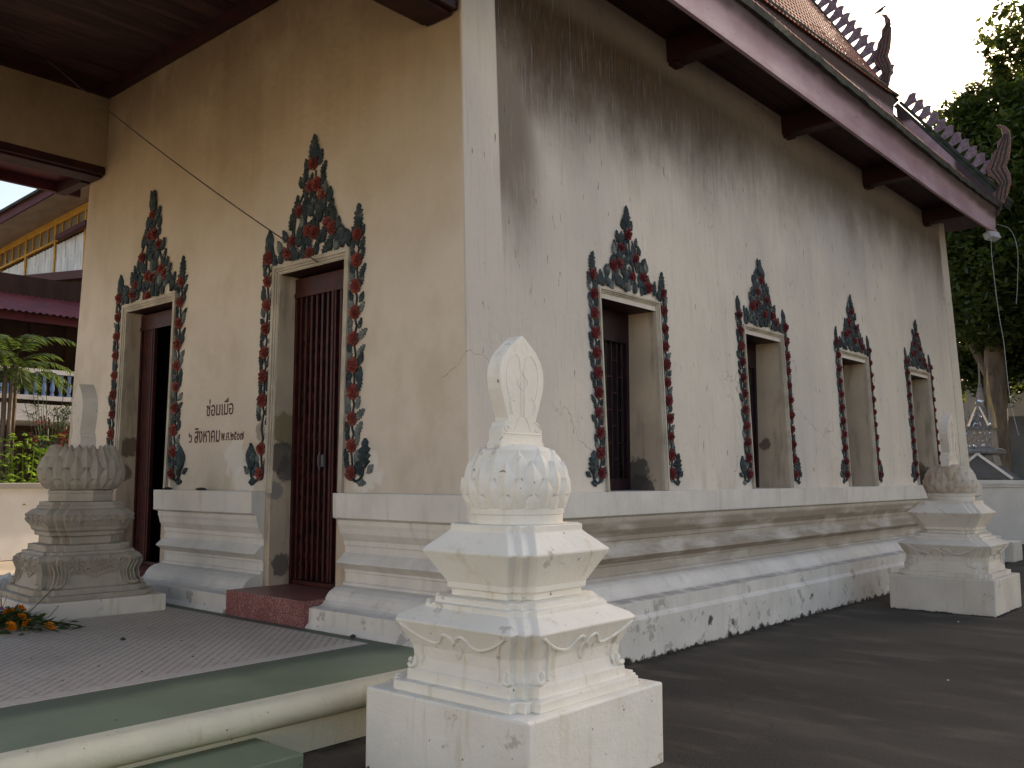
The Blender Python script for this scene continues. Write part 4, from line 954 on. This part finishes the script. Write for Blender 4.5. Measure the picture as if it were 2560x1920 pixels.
# white crumpled sheet behind the carved marker
m = MB()
n_ = 16
G = [[m.vert((-11.35 + .075 * i + .02 * sin(j), 3.9 + .05 * j, .36 + .16 * max(0, mnoise.noise(Vector((i * .55, j * .6, 3)))) + .05 * sin(i * 1.3 + j))) for j in range(9)] for i in range(n_)]
for i in range(n_ - 1):
    for j in range(8): m.face((G[i][j], G[i + 1][j], G[i + 1][j + 1], G[i][j + 1]))
o = obj('plastic_sheet', m, M['debris']); sol = o.modifiers.new('s', 'SOLIDIFY'); sol.thickness = .004; tag(o, 'crumpled whitish plastic sheet lying at the left edge of the terrace', 'sheet')

# ================================================================== CABLES, LAMP, BIRD, DEBRIS
def cable(name, p, q, sag, r, label, parent=None):
    p, q = Vector(p), Vector(q); m = MB(); m.tube([p.lerp(q, k / 14) - Vector((0, 0, sag * 4 * (k / 14) * (1 - k / 14))) for k in range(15)], r, 5)
    return tag(obj(name, m, M['cable'], parent), label, 'cable')
cable('cable', (-10.33, 3.45, 6.44), (-6.74, 5.0, 3.49), .10, .006, 'thin black cable slanting from the porch ceiling down to the head of the middle door')
fl = empty('floodlight', (-4.33, 18.45, 6.0), 'small grey floodlight hanging under the far end of the eave', 'floodlight')
m = MB(); m.obox((0, 0, 0), (.05, .14, 0), (-.02, .0, .06), (.06, 0, .03)); sub('lamp_housing', m, M['lampgrey'], fl, bevel=.01)
m = MB(); m.tube([(-.06, -.1, .03), (-.05, -.1, .15)], .01, 5); m.tube([(-.06, .1, .03), (-.05, .1, .2)], .01, 5); sub('lamp_bracket', m, M['lampgrey'], fl)
m = MB(); m.tube(smooth2([(-4.33, 18.4, 5.95), (-4.36, 18.5, 5.6), (-4.30, 18.5, 4.6), (-4.25, 18.55, 4.0), (-4.2, 18.55, 3.0), (-4.1, 18.6, 2.3)], 6), .005, 4); tag(obj('cable', m, M['lampgrey']), 'pale cable hanging from the floodlight down in front of the tree', 'cable')
m = MB(); m.tube(smooth2([(-4.28, 18.6, 6.25), (-4.05, 18.6, 6.1), (-3.95, 18.6, 5.7), (-3.98, 18.6, 5.1), (-4.02, 18.6, 4.7)], 8), .004, 4); tag(obj('cable', m, M['lampgrey']), 'short pale cable looping off the end of the eave beside the floodlight', 'cable')
bd = empty('bird', (-5.975, 17.845, 10.72), 'small grey bird at the tip of the upper roof finial', 'bird')
m = MB(); m.loft([[(x, r_ * cos(a), z_ + r_ * 1.1 * sin(a)) for a in [2 * pi * k / 8 for k in range(8)]] for x, z_, r_ in ((-.13, -.03, .008), (-.07, -.01, .02), (0, .01, .035), (.05, .035, .03), (.07, .055, .018), (.085, .062, .022), (.105, .064, .016), (.135, .058, .002))]); sub('bird_body', m, M['feather'], bd, smooth=60)
m = MB(); m.tube([(0, .01, -.02), (.0, .01, -.07)], .003, 4); m.tube([(0, -.01, -.02), (.0, -.01, -.07)], .003, 4); sub('bird_legs', m, M['feather'], bd)
rnd = random.Random(13); m = MB()
for k in range(900):
    if rnd.random() < .6: x, y = -4.43 + abs(rnd.gauss(0, .022)), 4.6 + 13.8 * rnd.random()
    else:
        e = rnd.choice(((-2.80, None, 3.3, 4.44), (None, 3.30, -3.94, -2.8), (-2.815, None, 11.3, 12.4), (None, 11.31, -3.96, -2.82)))
        x = e[0] + abs(rnd.gauss(0, .012)) if e[0] is not None else rnd.uniform(e[2], e[3]); y = rnd.uniform(e[2], e[3]) if e[0] is not None else e[1] - abs(rnd.gauss(0, .012))
    if mnoise.noise(Vector((x * 1.5, y * 1.5, 0))) < -.12: continue
    r_ = rnd.uniform(.004, .014); m.lathe((x, y, -.001), [(r_, 0), (r_ * .9, r_ * .7), (r_ * .3, r_ * rnd.uniform(1, 1.7))], 5)
tag(obj('moss_fringe', m, M['stone'], stuff=True), 'dark moss and grit gathered where the white bases meet the asphalt', 'moss')
rnd = random.Random(3); m = MB()
for k in range(34):
    x, y = rnd.uniform(-4.3, 1), rnd.uniform(2, 18); s = rnd.uniform(.003, .011) * (1.3 if y > 9 else 1); m.obox((x, y, s * .4 + .001), (s, s * .3, 0), (-s * .2, s * .6, 0), (0, 0, s * .4))
o = obj('litter', m, M['debris'], stuff=True); tag(o, 'scattered pale leaf litter and crumbs on the dark asphalt', 'litter')
m = MB()
for k in range(12):
    x, y = rnd.uniform(-7.5, -4.5), rnd.uniform(1.5, 4.5); s = rnd.uniform(.003, .006); m.obox((x, y, s * .4 + .3395), (s, s * .3, 0), (-s * .2, s * .6, 0), (0, 0, s * .4))
for (x, y, s) in ((-5.6, 4.55, .022), (-6.8, 3.35, .018)): m.lathe((x, y, .339), [(s, 0), (s * 1.1, s * .5), (s * .5, s)], 7)
tag(obj('litter', m, M['stone'], stuff=True), 'dark crumbs and droppings scattered on the terrace floor', 'litter')
for (x, w, lb) in ((-9.16, .05, 'small dark stone on the plinth ledge beside the left door'), (-8.5, .06, 'flat brown pebble lying on the plinth ledge under the lettering')):
    m = MB(); m.lathe((x, 4.93, 1.416), [(w * .8, 0), (w, .01), (w * .6, .022), (.01, .026)], 8); o = tag(obj('stone', m, M['stone']), lb, 'stone')

# ================================================================== TREES
def tree(name, base, trunk_pts, blobs, nleaf, size, label, mat, seed, branches=(), group=None, cat='tree'):
    r_ = random.Random(seed); t = empty(name, base, label, cat, group)
    m = MB(); bz = Vector(base)
    for pts, r0, r1 in [trunk_pts] + list(branches): m.tube([Vector(p) - bz for p in pts], (lambda a, b_: lambda q: a + (b_ - a) * q)(r0, r1), 9)
    sub('trunk', m, M['bark'], t, smooth=60)
    vol = [b_[3] ** 2 * b_[4] for b_ in blobs]; tot = sum(vol); V = []; F = []
    for (x, y, z, R, den), v in zip(blobs, vol):
        n = int(nleaf * v / tot); nc = max(3, int(n / 26))
        for c in range(nc):
            d = Vector((r_.gauss(0, 1), r_.gauss(0, 1), r_.gauss(0, 1))).normalized(); rr = R * (r_.random() ** .42)
            cc = Vector((x, y, z)) - bz + Vector((d.x * rr, d.y * rr, d.z * rr * .8)); cr = R * r_.uniform(.09, .2)
            for k in range(int(n / nc)):
                p = cc + Vector((r_.gauss(0, cr), r_.gauss(0, cr), r_.gauss(0, cr * .7)))
                a = Vector((r_.gauss(0, 1), r_.gauss(0, 1), r_.gauss(0, .5))).normalized(); b2 = a.cross(Vector((r_.gauss(0, .5), r_.gauss(0, .5), 1))).normalized()
                s = size * r_.uniform(.6, 1.3); i = len(V)
                V += [tuple(p - a * s), tuple(p + b2 * s * .45 - Vector((0, 0, s * .1))), tuple(p + a * s), tuple(p - b2 * s * .45 - Vector((0, 0, s * .1)))]
                F.append((i, i + 1, i + 2, i + 3))
    me = bpy.data.meshes.new('crown'); me.from_pydata(V, [], F); me.materials.append(mat)
    o = bpy.data.objects.new('crown', me); link(o, t)
    return t
rb = random.Random(77)
# main tree behind the hall, right
bl = [(-7.6, 31, 9.5, 2.3, 1), (-5.6, 30, 10.5, 2.2, 1), (-8.6, 32, 7.6, 2.0, 1.2), (-6.3, 30, 7.4, 2.0, 1.2), (-4.4, 30, 8.5, 2.2, 1), (-3.2, 31, 10.4, 2.3, 1), (-9.0, 33, 5.6, 1.5, .8), (-6.6, 32, 5.9, 1.5, 1.0), (-4.6, 31, 5.9, 1.7, 1.0), (-9.4, 32, 11.0, 1.3, .8), (-7.8, 31, 12.3, 1.4, .9), (-6.2, 31, 13.4, .8, .4), (-5.0, 31, 14.6, .9, .35), (-6.7, 31, 14.9, .6, .4), (-2, 31, 7, 2.4, 1), (-1.5, 31, 11.5, 2.4, .8), (-9.8, 34, 8.8, 1.6, 1), (-7.6, 33, 4.6, .9, .5), (-5.3, 32, 4.7, .9, .5)]
tree('shade_tree', (-7.35, 30.6, 0), ([(-7.35, 30.6, 0), (-7.35, 30.6, 3), (-7.3, 30.6, 5), (-7.2, 30.6, 6.6)], .38, .27), bl + [(-8.2, 31, 11.6, 1.5, .7), (-6.9, 31.5, 14.0, 1.1, .5), (-5.7, 31, 15.3, 1.4, .5), (-7.9, 31, 13.4, .9, .5), (-6.2, 31, 12.2, 1.8, 1), (-4.6, 31, 12.6, 1.8, 1), (-8.7, 32, 5.0, 1.0, .8), (-6.2, 31.5, 5.1, 1.1, .9), (-5.3, 33, 5.4, 1.5, 1), (-7.3, 30, 6.2, 1.1, 1), (-8.9, 33, 11.2, 1.4, 1), (-7.6, 32, 6.0, 1.6, 1), (-5.6, 33, 7.0, 2.2, 1), (-8.4, 33, 9.0, 2.2, 1), (-5.0, 32, 9.5, 2.4, 1), (-7.0, 32, 10.6, 2.0, 1)], 165000, .135, 'tall leafy shade tree with a grey trunk rising behind the far corner of the hall', M['tree'], 5,
     branches=[([(-7.25, 30.6, 4.2), (-7.9, 30.7, 5.6), (-8.6, 31.4, 8.5)], .2, .07), ([(-7.25, 30.6, 5.2), (-6.0, 30.4, 7), (-4.4, 30, 9.5)], .2, .06), ([(-7.2, 30.6, 6.4), (-7.1, 30.8, 9), (-7.6, 31, 12.5)], .2, .04), ([(-7.2, 30.6, 6.6), (-5.8, 30.8, 10), (-5.2, 31, 14.5)], .12, .03), ([(-4.4, 30, 8), (-3, 30.6, 10), (-2, 31, 12)], .09, .03), ([(-6.0, 30.4, 7), (-5.2, 30.8, 6), (-4.2, 31, 5.6)], .08, .03)])
# trees further right that shade the yard
tree('yard_tree', (2.4, 19.5, 0), ([(2.4, 19.5, 0), (2.5, 19.4, 2.5), (2.4, 19.5, 5)], .3, .2), [(1.2, 19, 7.2, 2.4, 1), (3.4, 19.5, 7.6, 2.5, 1), (2.0, 20.5, 9.2, 2.3, 1), (4.6, 18, 6.6, 2.2, 1), (1.2, 21.5, 6.6, 2.0, 1)], 14000, .17, 'broad yard tree growing at the right edge of the asphalt', M['tree'], 8,
     branches=[([(2.4, 19.5, 4), (1.3, 19.2, 6), (1.0, 19, 8)], .14, .05), ([(2.4, 19.5, 4.5), (3.6, 19.4, 6.5), (4, 19, 8.5)], .14, .05)])
tree('shade_tree', (-1.2, 31, 0), ([(-1.2, 31, 0), (-1.1, 31, 4), (-1.2, 31, 7)], .42, .3), [(-4.3, 31, 12.6, 2.1, 1), (-3.9, 31.5, 15.6, 2.0, 1), (-2.6, 31, 6.2, 2.3, 1), (-1.6, 32, 9.4, 2.6, 1), (-1.4, 31, 13.2, 2.5, 1), (-1.2, 31, 16.4, 2.1, 1), (1.2, 31, 6.5, 2.4, 1), (1.4, 31.5, 10.5, 2.6, 1), (1.4, 31, 14.4, 2.4, 1), (3.8, 31, 8, 2.5, 1), (4.0, 31, 12, 2.5, 1)], 42000, .17, 'second tall shade tree to the right of the first, mostly beyond the picture edge', M['tree'], 12,
     branches=[([(-1.2, 31, 5), (-2.6, 31, 9), (-4, 31, 14)], .2, .05), ([(-1.2, 31, 6), (.8, 31, 9), (2.5, 31, 13)], .2, .05), ([(-1.2, 31, 6.5), (-1.3, 31, 11), (-1.2, 31, 16)], .2, .04)])
m = MB(); m.box((-34, -17.3, 0), (16, -17, 4.2)); w_ = tag(obj('bounce_wall', m, M['wall_front_far']), 'long cream wall added unseen behind the camera to bounce warm light onto the front', 'wall')  # added unseen reflector: bounces warm sunlight onto the front faces
m = MB(); m.box((-34, -17.4, 4.2), (16, -16.9, 4.35)); sub('coping', m, M['white'], w_)
bl2 = [(-16 + rb.uniform(-2, 3) + 3.2 * k, 40 + rb.uniform(-2, 2), rb.uniform(4, 6.5), rb.uniform(2.2, 3), 1) for k in range(11)]
# ================================================================== RIGHT BACKGROUND
m = MB(); m.box((-14, 24.0, 0), (6, 24.22, 1.36)); w = obj('boundary_wall', m, M['white']); tag(w, 'white boundary wall with a coping behind the far boundary marker', 'wall')
m = MB(); m.box((-14, 23.93, 1.36), (6, 24.28, 1.47)); m.box((-14, 23.96, 1.30), (6, 23.999, 1.36)); sub('coping', m, M['white'], w, bevel=.01)
gb = empty('grey_outbuilding', (-6, 36, 0), 'grey rendered outbuilding with a gently sloping top behind the right boundary wall', 'building')
m = MB(); m.prism([(-8, 0, 3.72), (6, 0, 3.62), (6, 0, 6.9), (2.8, 0, 6.3), (-2.2, 0, 5.27), (-3.4, 0, 5.05), (-4.4, 0, 4.9), (-8, 0, 4.6)], (0, .3, 0)); sub('parapet', m, M['graywall'], gb)
m = MB(); m.box((-8, .35, 0), (6, .6, 3.8)); sub('lower_wall', m, M['darkgray'], gb)
for k in range(6):
    m = MB(); x = -4.2 + 1.6 * k; m.box((x, .2, 0), (x + .16, .34, 3.68)); sub('post', m, M['darkgray'], gb)
# mirrored shrine
ch = empty('mosaic_shrine', (-6.58, 26, 0), 'little grey spired shrine set with glittering mirror pieces behind the white wall', 'shrine')
def qs(a, z): return [(-a, -a, z), (a, -a, z), (a, a, z), (-a, a, z)]
m = MB(); m.loft([qs(.45, 0), qs(.45, 1.3), qs(.30, 2.1), qs(.44, 2.14), qs(.46, 2.2), qs(.40, 2.26), qs(.30, 2.3), qs(.28, 2.72), qs(.30, 2.78), qs(.26, 2.82)]); sub('shrine_body', m, M['silver'], ch)
m = MB(); m.loft([qs(.24, 2.8), qs(.17, 3.05), qs(.12, 3.35), qs(.095, 3.38), qs(.085, 3.68), qs(.07, 3.70), qs(.05, 3.85), qs(.02, 4.0), qs(.012, 4.5)]); sub('spire', m, M['silver'], ch)
m = MB(); m.lathe((.17, .1, 0), [(.17, 2.8), (.15, 3.1), (.09, 3.4), (.05, 3.7), (.03, 4.0), (.008, 4.4)], 12); sub('gold_cone', m, M['gold'], ch, smooth=50)
for sx in (-1, 1):
    m = MB(); m.loft([[(sx * .27 + a * .05, -.2 + b_ * .05, z_) for a, b_ in ((-1, -1), (1, -1), (1, 1), (-1, 1))] for z_ in (2.78, 3.0)] + [[(sx * .25 + a * .006, -.2 + b_ * .006, 3.4) for a, b_ in ((-1, -1), (1, -1), (1, 1), (-1, 1))]]); sub('corner_spike', m, M['silver'], ch)
    m = MB(); m.prism([(sx * .02, -.31, 3.36), (sx * .06, -.31, 3.34), (sx * .27, -.31, 2.86), (sx * .21, -.31, 2.84)], (0, .05, 0)); sub('gable_board', m, M['glint'], ch)
gm = MB(); gm.obox((0, 0, 0), (.014, 0, 0), (0, .012, .004), (0, 0, .018)); gme = gm.mesh('mirror_piece', M['glint']); rnd = random.Random(4)
for k in range(70):
    z_ = rnd.choice([2.35, 2.5, 2.68, 2.24, 2.16, 2.9, 3.1, 3.5]) + rnd.uniform(-.03, .03); a_ = .29 if z_ < 2.8 else .3 - (z_ - 2.8) * .3
    inst('mirror_piece', gme, ch, Matrix.Translation((rnd.uniform(-a_, a_), -a_ - .01, z_)) @ Matrix.Rotation(rnd.uniform(-.5, .5), 4, 'X') @ Matrix.Rotation(rnd.uniform(-.5, .5), 4, 'Z'))
m = MB(); m.prism([(-.75, -.5, 1.5), (.75, -.5, 1.5), (.0, -.5, 2.12)], (0, .9, 0)); sub('small_roof', m, M['darkgray'], ch)
for sx in (-1, 1):
    m = MB(); m.bar((0, -.53, 2.13), (sx * .78, -.53, 1.5), .05, .06); sub('verge_board', m, M['white'], ch)

# ================================================================== LEFT BACKGROUND
lw = MB(); lw.box((-18.75, 1, 0), (-18.5, 24, 1.33)); lwo = tag(obj('compound_wall', lw, M['white']), 'low white compound wall with a sunlit flat top on the far left', 'wall')
m = MB(); m.box((-18.85, 1, 1.33), (-18.42, 24, 1.43)); sub('coping', m, M['graywall'], lwo, bevel=.01)
# monks' house with balcony
hs = empty('balcony_house', (-22, 9, 0), 'dark timber house with a blue-balustered balcony and red corrugated canopy on the left', 'house')
def hpart(name, mb, mat, **k): o = obj(name, mb, mat, hs, **k); o.location = (22, -9, 0); return o
m = MB(); m.box((-24.6, 0, 0), (-24.3, 20, 6.6)); hpart('rear_wall', m, M['wood'])
m = MB(); m.box((-24.3, 0, 2.82), (-21.98, 20, 3.2)); hpart('balcony_slab', m, M['white'])
m = MB(); m.box((-22.06, 0, 3.30), (-21.94, 20, 3.40)); hpart('bottom_rail', m, M['white'])
m = MB(); m.box((-22.08, 0, 3.91), (-21.92, 20, 4.01)); hpart('top_rail', m, M['white'])
bm_ = MB(); bm_.lathe((0, 0, 0), [(.045, 0), (.045, .05), (.03, .07), (.055, .16), (.05, .22), (.028, .32), (.04, .34), (.028, .36), (.035, .42), (.045, .45), (.045, .51)], 10); bmm = bm_.mesh('baluster', M['bluebal'], 50)
rail = bpy.data.objects['bottom_rail']
for k in range(60): inst('baluster', bmm, hs, Matrix.Translation((0, 4.2 + .188 * k - 9, 3.40)))
for y in (2, 6.2, 11.5, 16): m = MB(); m.box((-22.1, y, 0), (-21.9, y + .2, 3.3)); hpart('post', m, M['white'])
for y in (6.3, 12, 17): m = MB(); m.box((-22.08, y, 4.0), (-21.95, y + .13, 5.1)); hpart('post', m, M['maroon'])
m = MB(); m.box((-22.05, 0, 5.08), (-21.97, 20, 5.26)); hpart('canopy_fascia', m, M['maroon'])
m = MB(); n_ = 200; rows = [[], []]
for i in range(n_ + 1):
    y = i * .075; w_ = .022 * (1 if i % 2 else -1)
    rows[0].append(m.vert((-21.8, y, 5.27 + w_))); rows[1].append(m.vert((-24.3, y, 6.1 + w_)))
for i in range(n_): m.face((rows[0][i], rows[0][i + 1], rows[1][i + 1], rows[1][i]))
o = hpart('corrugated_canopy', m, M['redsheet'])
for k in range(14): m = MB(); m.box((-24.29, 2 + k * .9, 3.2), (-24.26, 2.82 + k * .9, 5.4)); hpart('wall_panel', m, M['wood'])

gh = empty('gabled_house', (-29.4, 11.4, 0), 'tall house with yellow window frames and white plank gable under a boarded eave', 'house', rz=atan2(.371, .928))
# local frame: x = along the gable wall, -y towards the temple
def gp_(name, mb, mat, **k): return obj(name, mb, mat, gh, **k)
def slope(x): return 9.34 + (x + .0) * .353            # underside of eave over the wall
m = MB(); m.prism([(-1.75, .1, 0), (9, .1, 0), (9, .1, 12.2), (2, .1, 10.0), (-1.75, .1, 8.7)], (0, .2, 0)); gp_('gable_wall', m, M['wood'])
# white planks under the sloping window band, between posts
posts = [-1.76, -.70, .46, 1.62, 2.78, 3.94]
for a, b_ in zip(posts, posts[1:]):
    n_ = 9
    for k in range(n_):
        x0 = a + .05 + (b_ - a - .05) * k / n_; x1 = x0 + (b_ - a - .05) / n_ - .006; zt = 8.55 + .31 * (x0 + .0) - .02
        m = MB(); zs_ = 7.76; mid_ = zs_ + (zt - zs_) * (.45 + .1 * ((k * 7) % 5) / 5)
        m.box((x0, .02 - .004 * (k % 2), zs_), (x1, .09, mid_)); m.box((x0, .035 - .004 * (k % 3), mid_ + .004), (x1, .09, zt)); gp_('plank', m, M['plank'])
    m = MB(); m.box((a, -.03, 7.6), (a + .055, .1, 8.98 + .34 * a + .3)); gp_('post', m, M['yellow'])
    s0 = lambda x: 8.60 + .31 * x; s1 = lambda x: 9.12 + .33 * x
    m = MB(); m.prism([(a, -.02, s0(a)), (b_, -.02, s0(b_)), (b_, -.02, s0(b_) + .07), (a, -.02, s0(a) + .07)], (0, .1, 0)); m.prism([(a, -.02, s1(a)), (b_, -.02, s1(b_)), (b_, -.02, s1(b_) + .22), (a, -.02, s1(a) + .22)], (0, .1, 0)); wf = gp_('window_frame', m, M['yellow'])
    for k in range(1, 4): x = a + (b_ - a) * k / 4; mm = MB(); mm.box((x - .012, -.01, s0(x) + .05), (x + .012, .06, s1(x) + .02)); sub('mullion', mm, M['yellow'], wf)
    for k in range(4):
        x0 = a + (b_ - a) * k / 4 + .02; x1 = a + (b_ - a) * (k + 1) / 4 - .02; mm = MB(); mm.prism([(x0, .05, s0(x0) + .07), (x1, .05, s0(x1) + .07), (x1, .05, s1(x1)), (x0, .05, s1(x0))], (0, .02, 0)); sub('pane', mm, M['mesh'], wf)
for k in range(7):
    y0 = .0 - k * .17; m = MB(); dz = -k * .012
    m.prism([(-2.2, y0, slope(-2.2) + dz), (9, y0, slope(9) + dz), (9, y0, slope(9) + .03 + dz), (-2.2, y0, slope(-2.2) + .03 + dz)], (0, -.16, 0)); gp_('soffit_board', m, M['soffit'])
m = MB(); m.prism([(-2.2, -1.19, slope(-2.2) - .1), (9, -1.19, slope(9) - .1), (9, -1.19, slope(9) + .16), (-2.2, -1.19, slope(-2.2) + .16)], (0, -.06, 0)); gp_('barge_board', m, M['maroon'])
m = MB(); m.prism([(-2.3, -1.35, slope(-2.3) + .16), (9, -1.35, slope(9) + .16), (9, -1.35, slope(9) + .24), (-2.3, -1.35, slope(-2.3) + .24)], (0, 6, 0)); gp_('roof', m, M['gutter'])
m = MB(); m.box((-4, -.18, 7.51), (6, .02, 7.76)); gp_('floor_beam', m, M['maroon'])
m = MB(); m.prism([(.76, -.12, 8.74), (1.9, -.12, 9.12), (1.9, -.12, 9.26), (.76, -.12, 8.88)], (0, -.16, 0)); gp_('awning_board', m, M['maroon'])

# plants at the left, behind the compound wall
def frond(m, o, d, L, droop, nl, lw_, ll):
    o = Vector(o); d = Vector(d).normalized(); pts = []; p = o.copy(); v = d.copy()
    for k in range(11): pts.append(p.copy()); p += v * L / 10; v = (v + Vector((0, 0, -droop / 10))).normalized()
    m.tube(pts, .008, 4)
    for k in range(nl):
        t_ = .15 + .85 * k / nl; i = min(9, int(t_ * 10)); q = pts[i].lerp(pts[i + 1], t_ * 10 - i); ax = (pts[i + 1] - pts[i]).normalized()
        sd_ = ax.cross(Vector((0, 0, 1))).normalized()
        for s_ in (-1, 1):
            e = (sd_ * s_ + ax * .7 + Vector((0, 0, -.15 + random.uniform(-.2, .2)))).normalized(); l_ = ll * (1 - .5 * t_) ; wv = ax.cross(e).normalized().cross(e) * lw_
            m.poly([q, q + e * l_ * .45 + wv, q + e * l_ + Vector((0, 0, -.25 * l_)), q + e * l_ * .45 - wv])
def plant(name, loc, label, cat, mat, kind, seed, group=None):
    random.seed(seed); t = empty(name, loc, label, cat, group); m = MB()
    if kind == 'palm':
        for k in range(26):
            a = random.uniform(0, 2 * pi); frond(m, (random.uniform(-.15, .15), random.uniform(-.15, .15), random.uniform(2.3, 3.1)), (cos(a), sin(a), random.uniform(.5, 1.8)), random.uniform(1.0, 1.5), random.uniform(1.4, 2.4), 20, .022, .42)
        st = MB()
        for k in range(5): a = k * 1.3; st.tube([(.12 * cos(a), .12 * sin(a), 0), (.1 * cos(a), .1 * sin(a), 1.5), (.12 * cos(a), .12 * sin(a), 2.9)], .035, 6)
        sub('stem', st, M['bark'], t)
    elif kind == 'fan':
        for k in range(34):
            a = random.uniform(0, 2 * pi); h = random.uniform(.6, 2.2); R_ = random.uniform(.1, .55); c = Vector((R_ * cos(a), R_ * sin(a), h)); m.tube([(0, 0, .1), c * .6, c], .006, 4)
            for q in range(9):
                b_ = a + (q - 4) * .27; e = Vector((cos(b_), sin(b_), random.uniform(.0, .5))).normalized(); l_ = random.uniform(.28, .42); wv = e.cross(Vector((0, 0, 1))).normalized() * .018
                m.poly([c, c + e * l_ * .6 + wv, c + e * l_ + Vector((0, 0, -.05)), c + e * l_ * .6 - wv])
    elif kind == 'fern':
        for k in range(230):
            a = random.uniform(0, 2 * pi); R_ = random.uniform(0, .55); frond(m, (R_ * cos(a), R_ * sin(a) * 1.3, random.uniform(.6, 2.35)), (cos(a), sin(a), random.uniform(.2, 1.2)), random.uniform(.16, .32), 1.6, 8, .010, .07)
        for k in range(6): a = k; m.tube([(0, 0, 0), (.2 * cos(a), .2 * sin(a), 1.1), (.35 * cos(a), .35 * sin(a), 2.1)], .012, 5)
    else:
        fl_ = MB()
        for k in range(1500):
            a = random.uniform(0, 2 * pi); h = random.uniform(.5, 3.0); R_ = random.uniform(0, .6); p = Vector((R_ * cos(a), R_ * sin(a), h)); e = Vector((random.gauss(0, 1), random.gauss(0, 1), random.uniform(.0, 1.2))).normalized(); l_ = random.uniform(.08, .16); wv = e.cross(Vector((.3, .2, 1))).normalized() * .014
            m.poly([p, p + e * l_ * .5 + wv, p + e * l_, p + e * l_ * .5 - wv])
        for k in range(9): a = k * .7; m.tube([(0, 0, 0), (.2 * cos(a), .2 * sin(a), 1.4), (.45 * cos(a), .45 * sin(a), 2.8)], .012, 5)
        heads = [(random.uniform(-.5, .5), random.uniform(-.5, .5), random.uniform(1.2, 3.0)) for k in range(16)]
        for c in heads:
            for q in range(16):
                p = Vector(c) + Vector((random.gauss(0, .07), random.gauss(0, .07), random.gauss(0, .06))); s_ = random.uniform(.02, .035)
                for w_ in range(4): a = w_ * pi / 2 + q; fl_.poly([p, p + Vector((cos(a - .5), sin(a - .5), .5)) * s_, p + Vector((cos(a), sin(a), .2)) * s_ * 1.5, p + Vector((cos(a + .5), sin(a + .5), .5)) * s_])
        sub('blossoms', fl_, M['pink'], t, stuff=True)
    sub('foliage', m, mat, t)
plant('palm', (-20.0, 7.25, .9), 'bushy areca palm with arching fronds in front of the balcony, left edge', 'palm', M['palm'], 'palm', 1)
plant('fan_palm', (-19.8, 7.55, 0), 'dark fan-leaved palm clump behind the white compound wall', 'palm', M['dkleaf'], 'fan', 2)
plant('fan_palm', (-20.6, 8.3, 1.4), 'dark fan palm whose leaves spread in front of the blue balusters', 'palm', M['dkleaf'], 'fan', 6)
plant('green_shrub', (-19.2, 7.35, 0), 'bright yellow-green feathery shrub catching the sun above the compound wall', 'shrub', M['fern'], 'fern', 3)
plant('flowering_shrub', (-19.7, 8.25, 0), 'oleander bush with pink blossoms beside the temple wall edge', 'shrub', M['dkleaf'], 'oleander', 4)
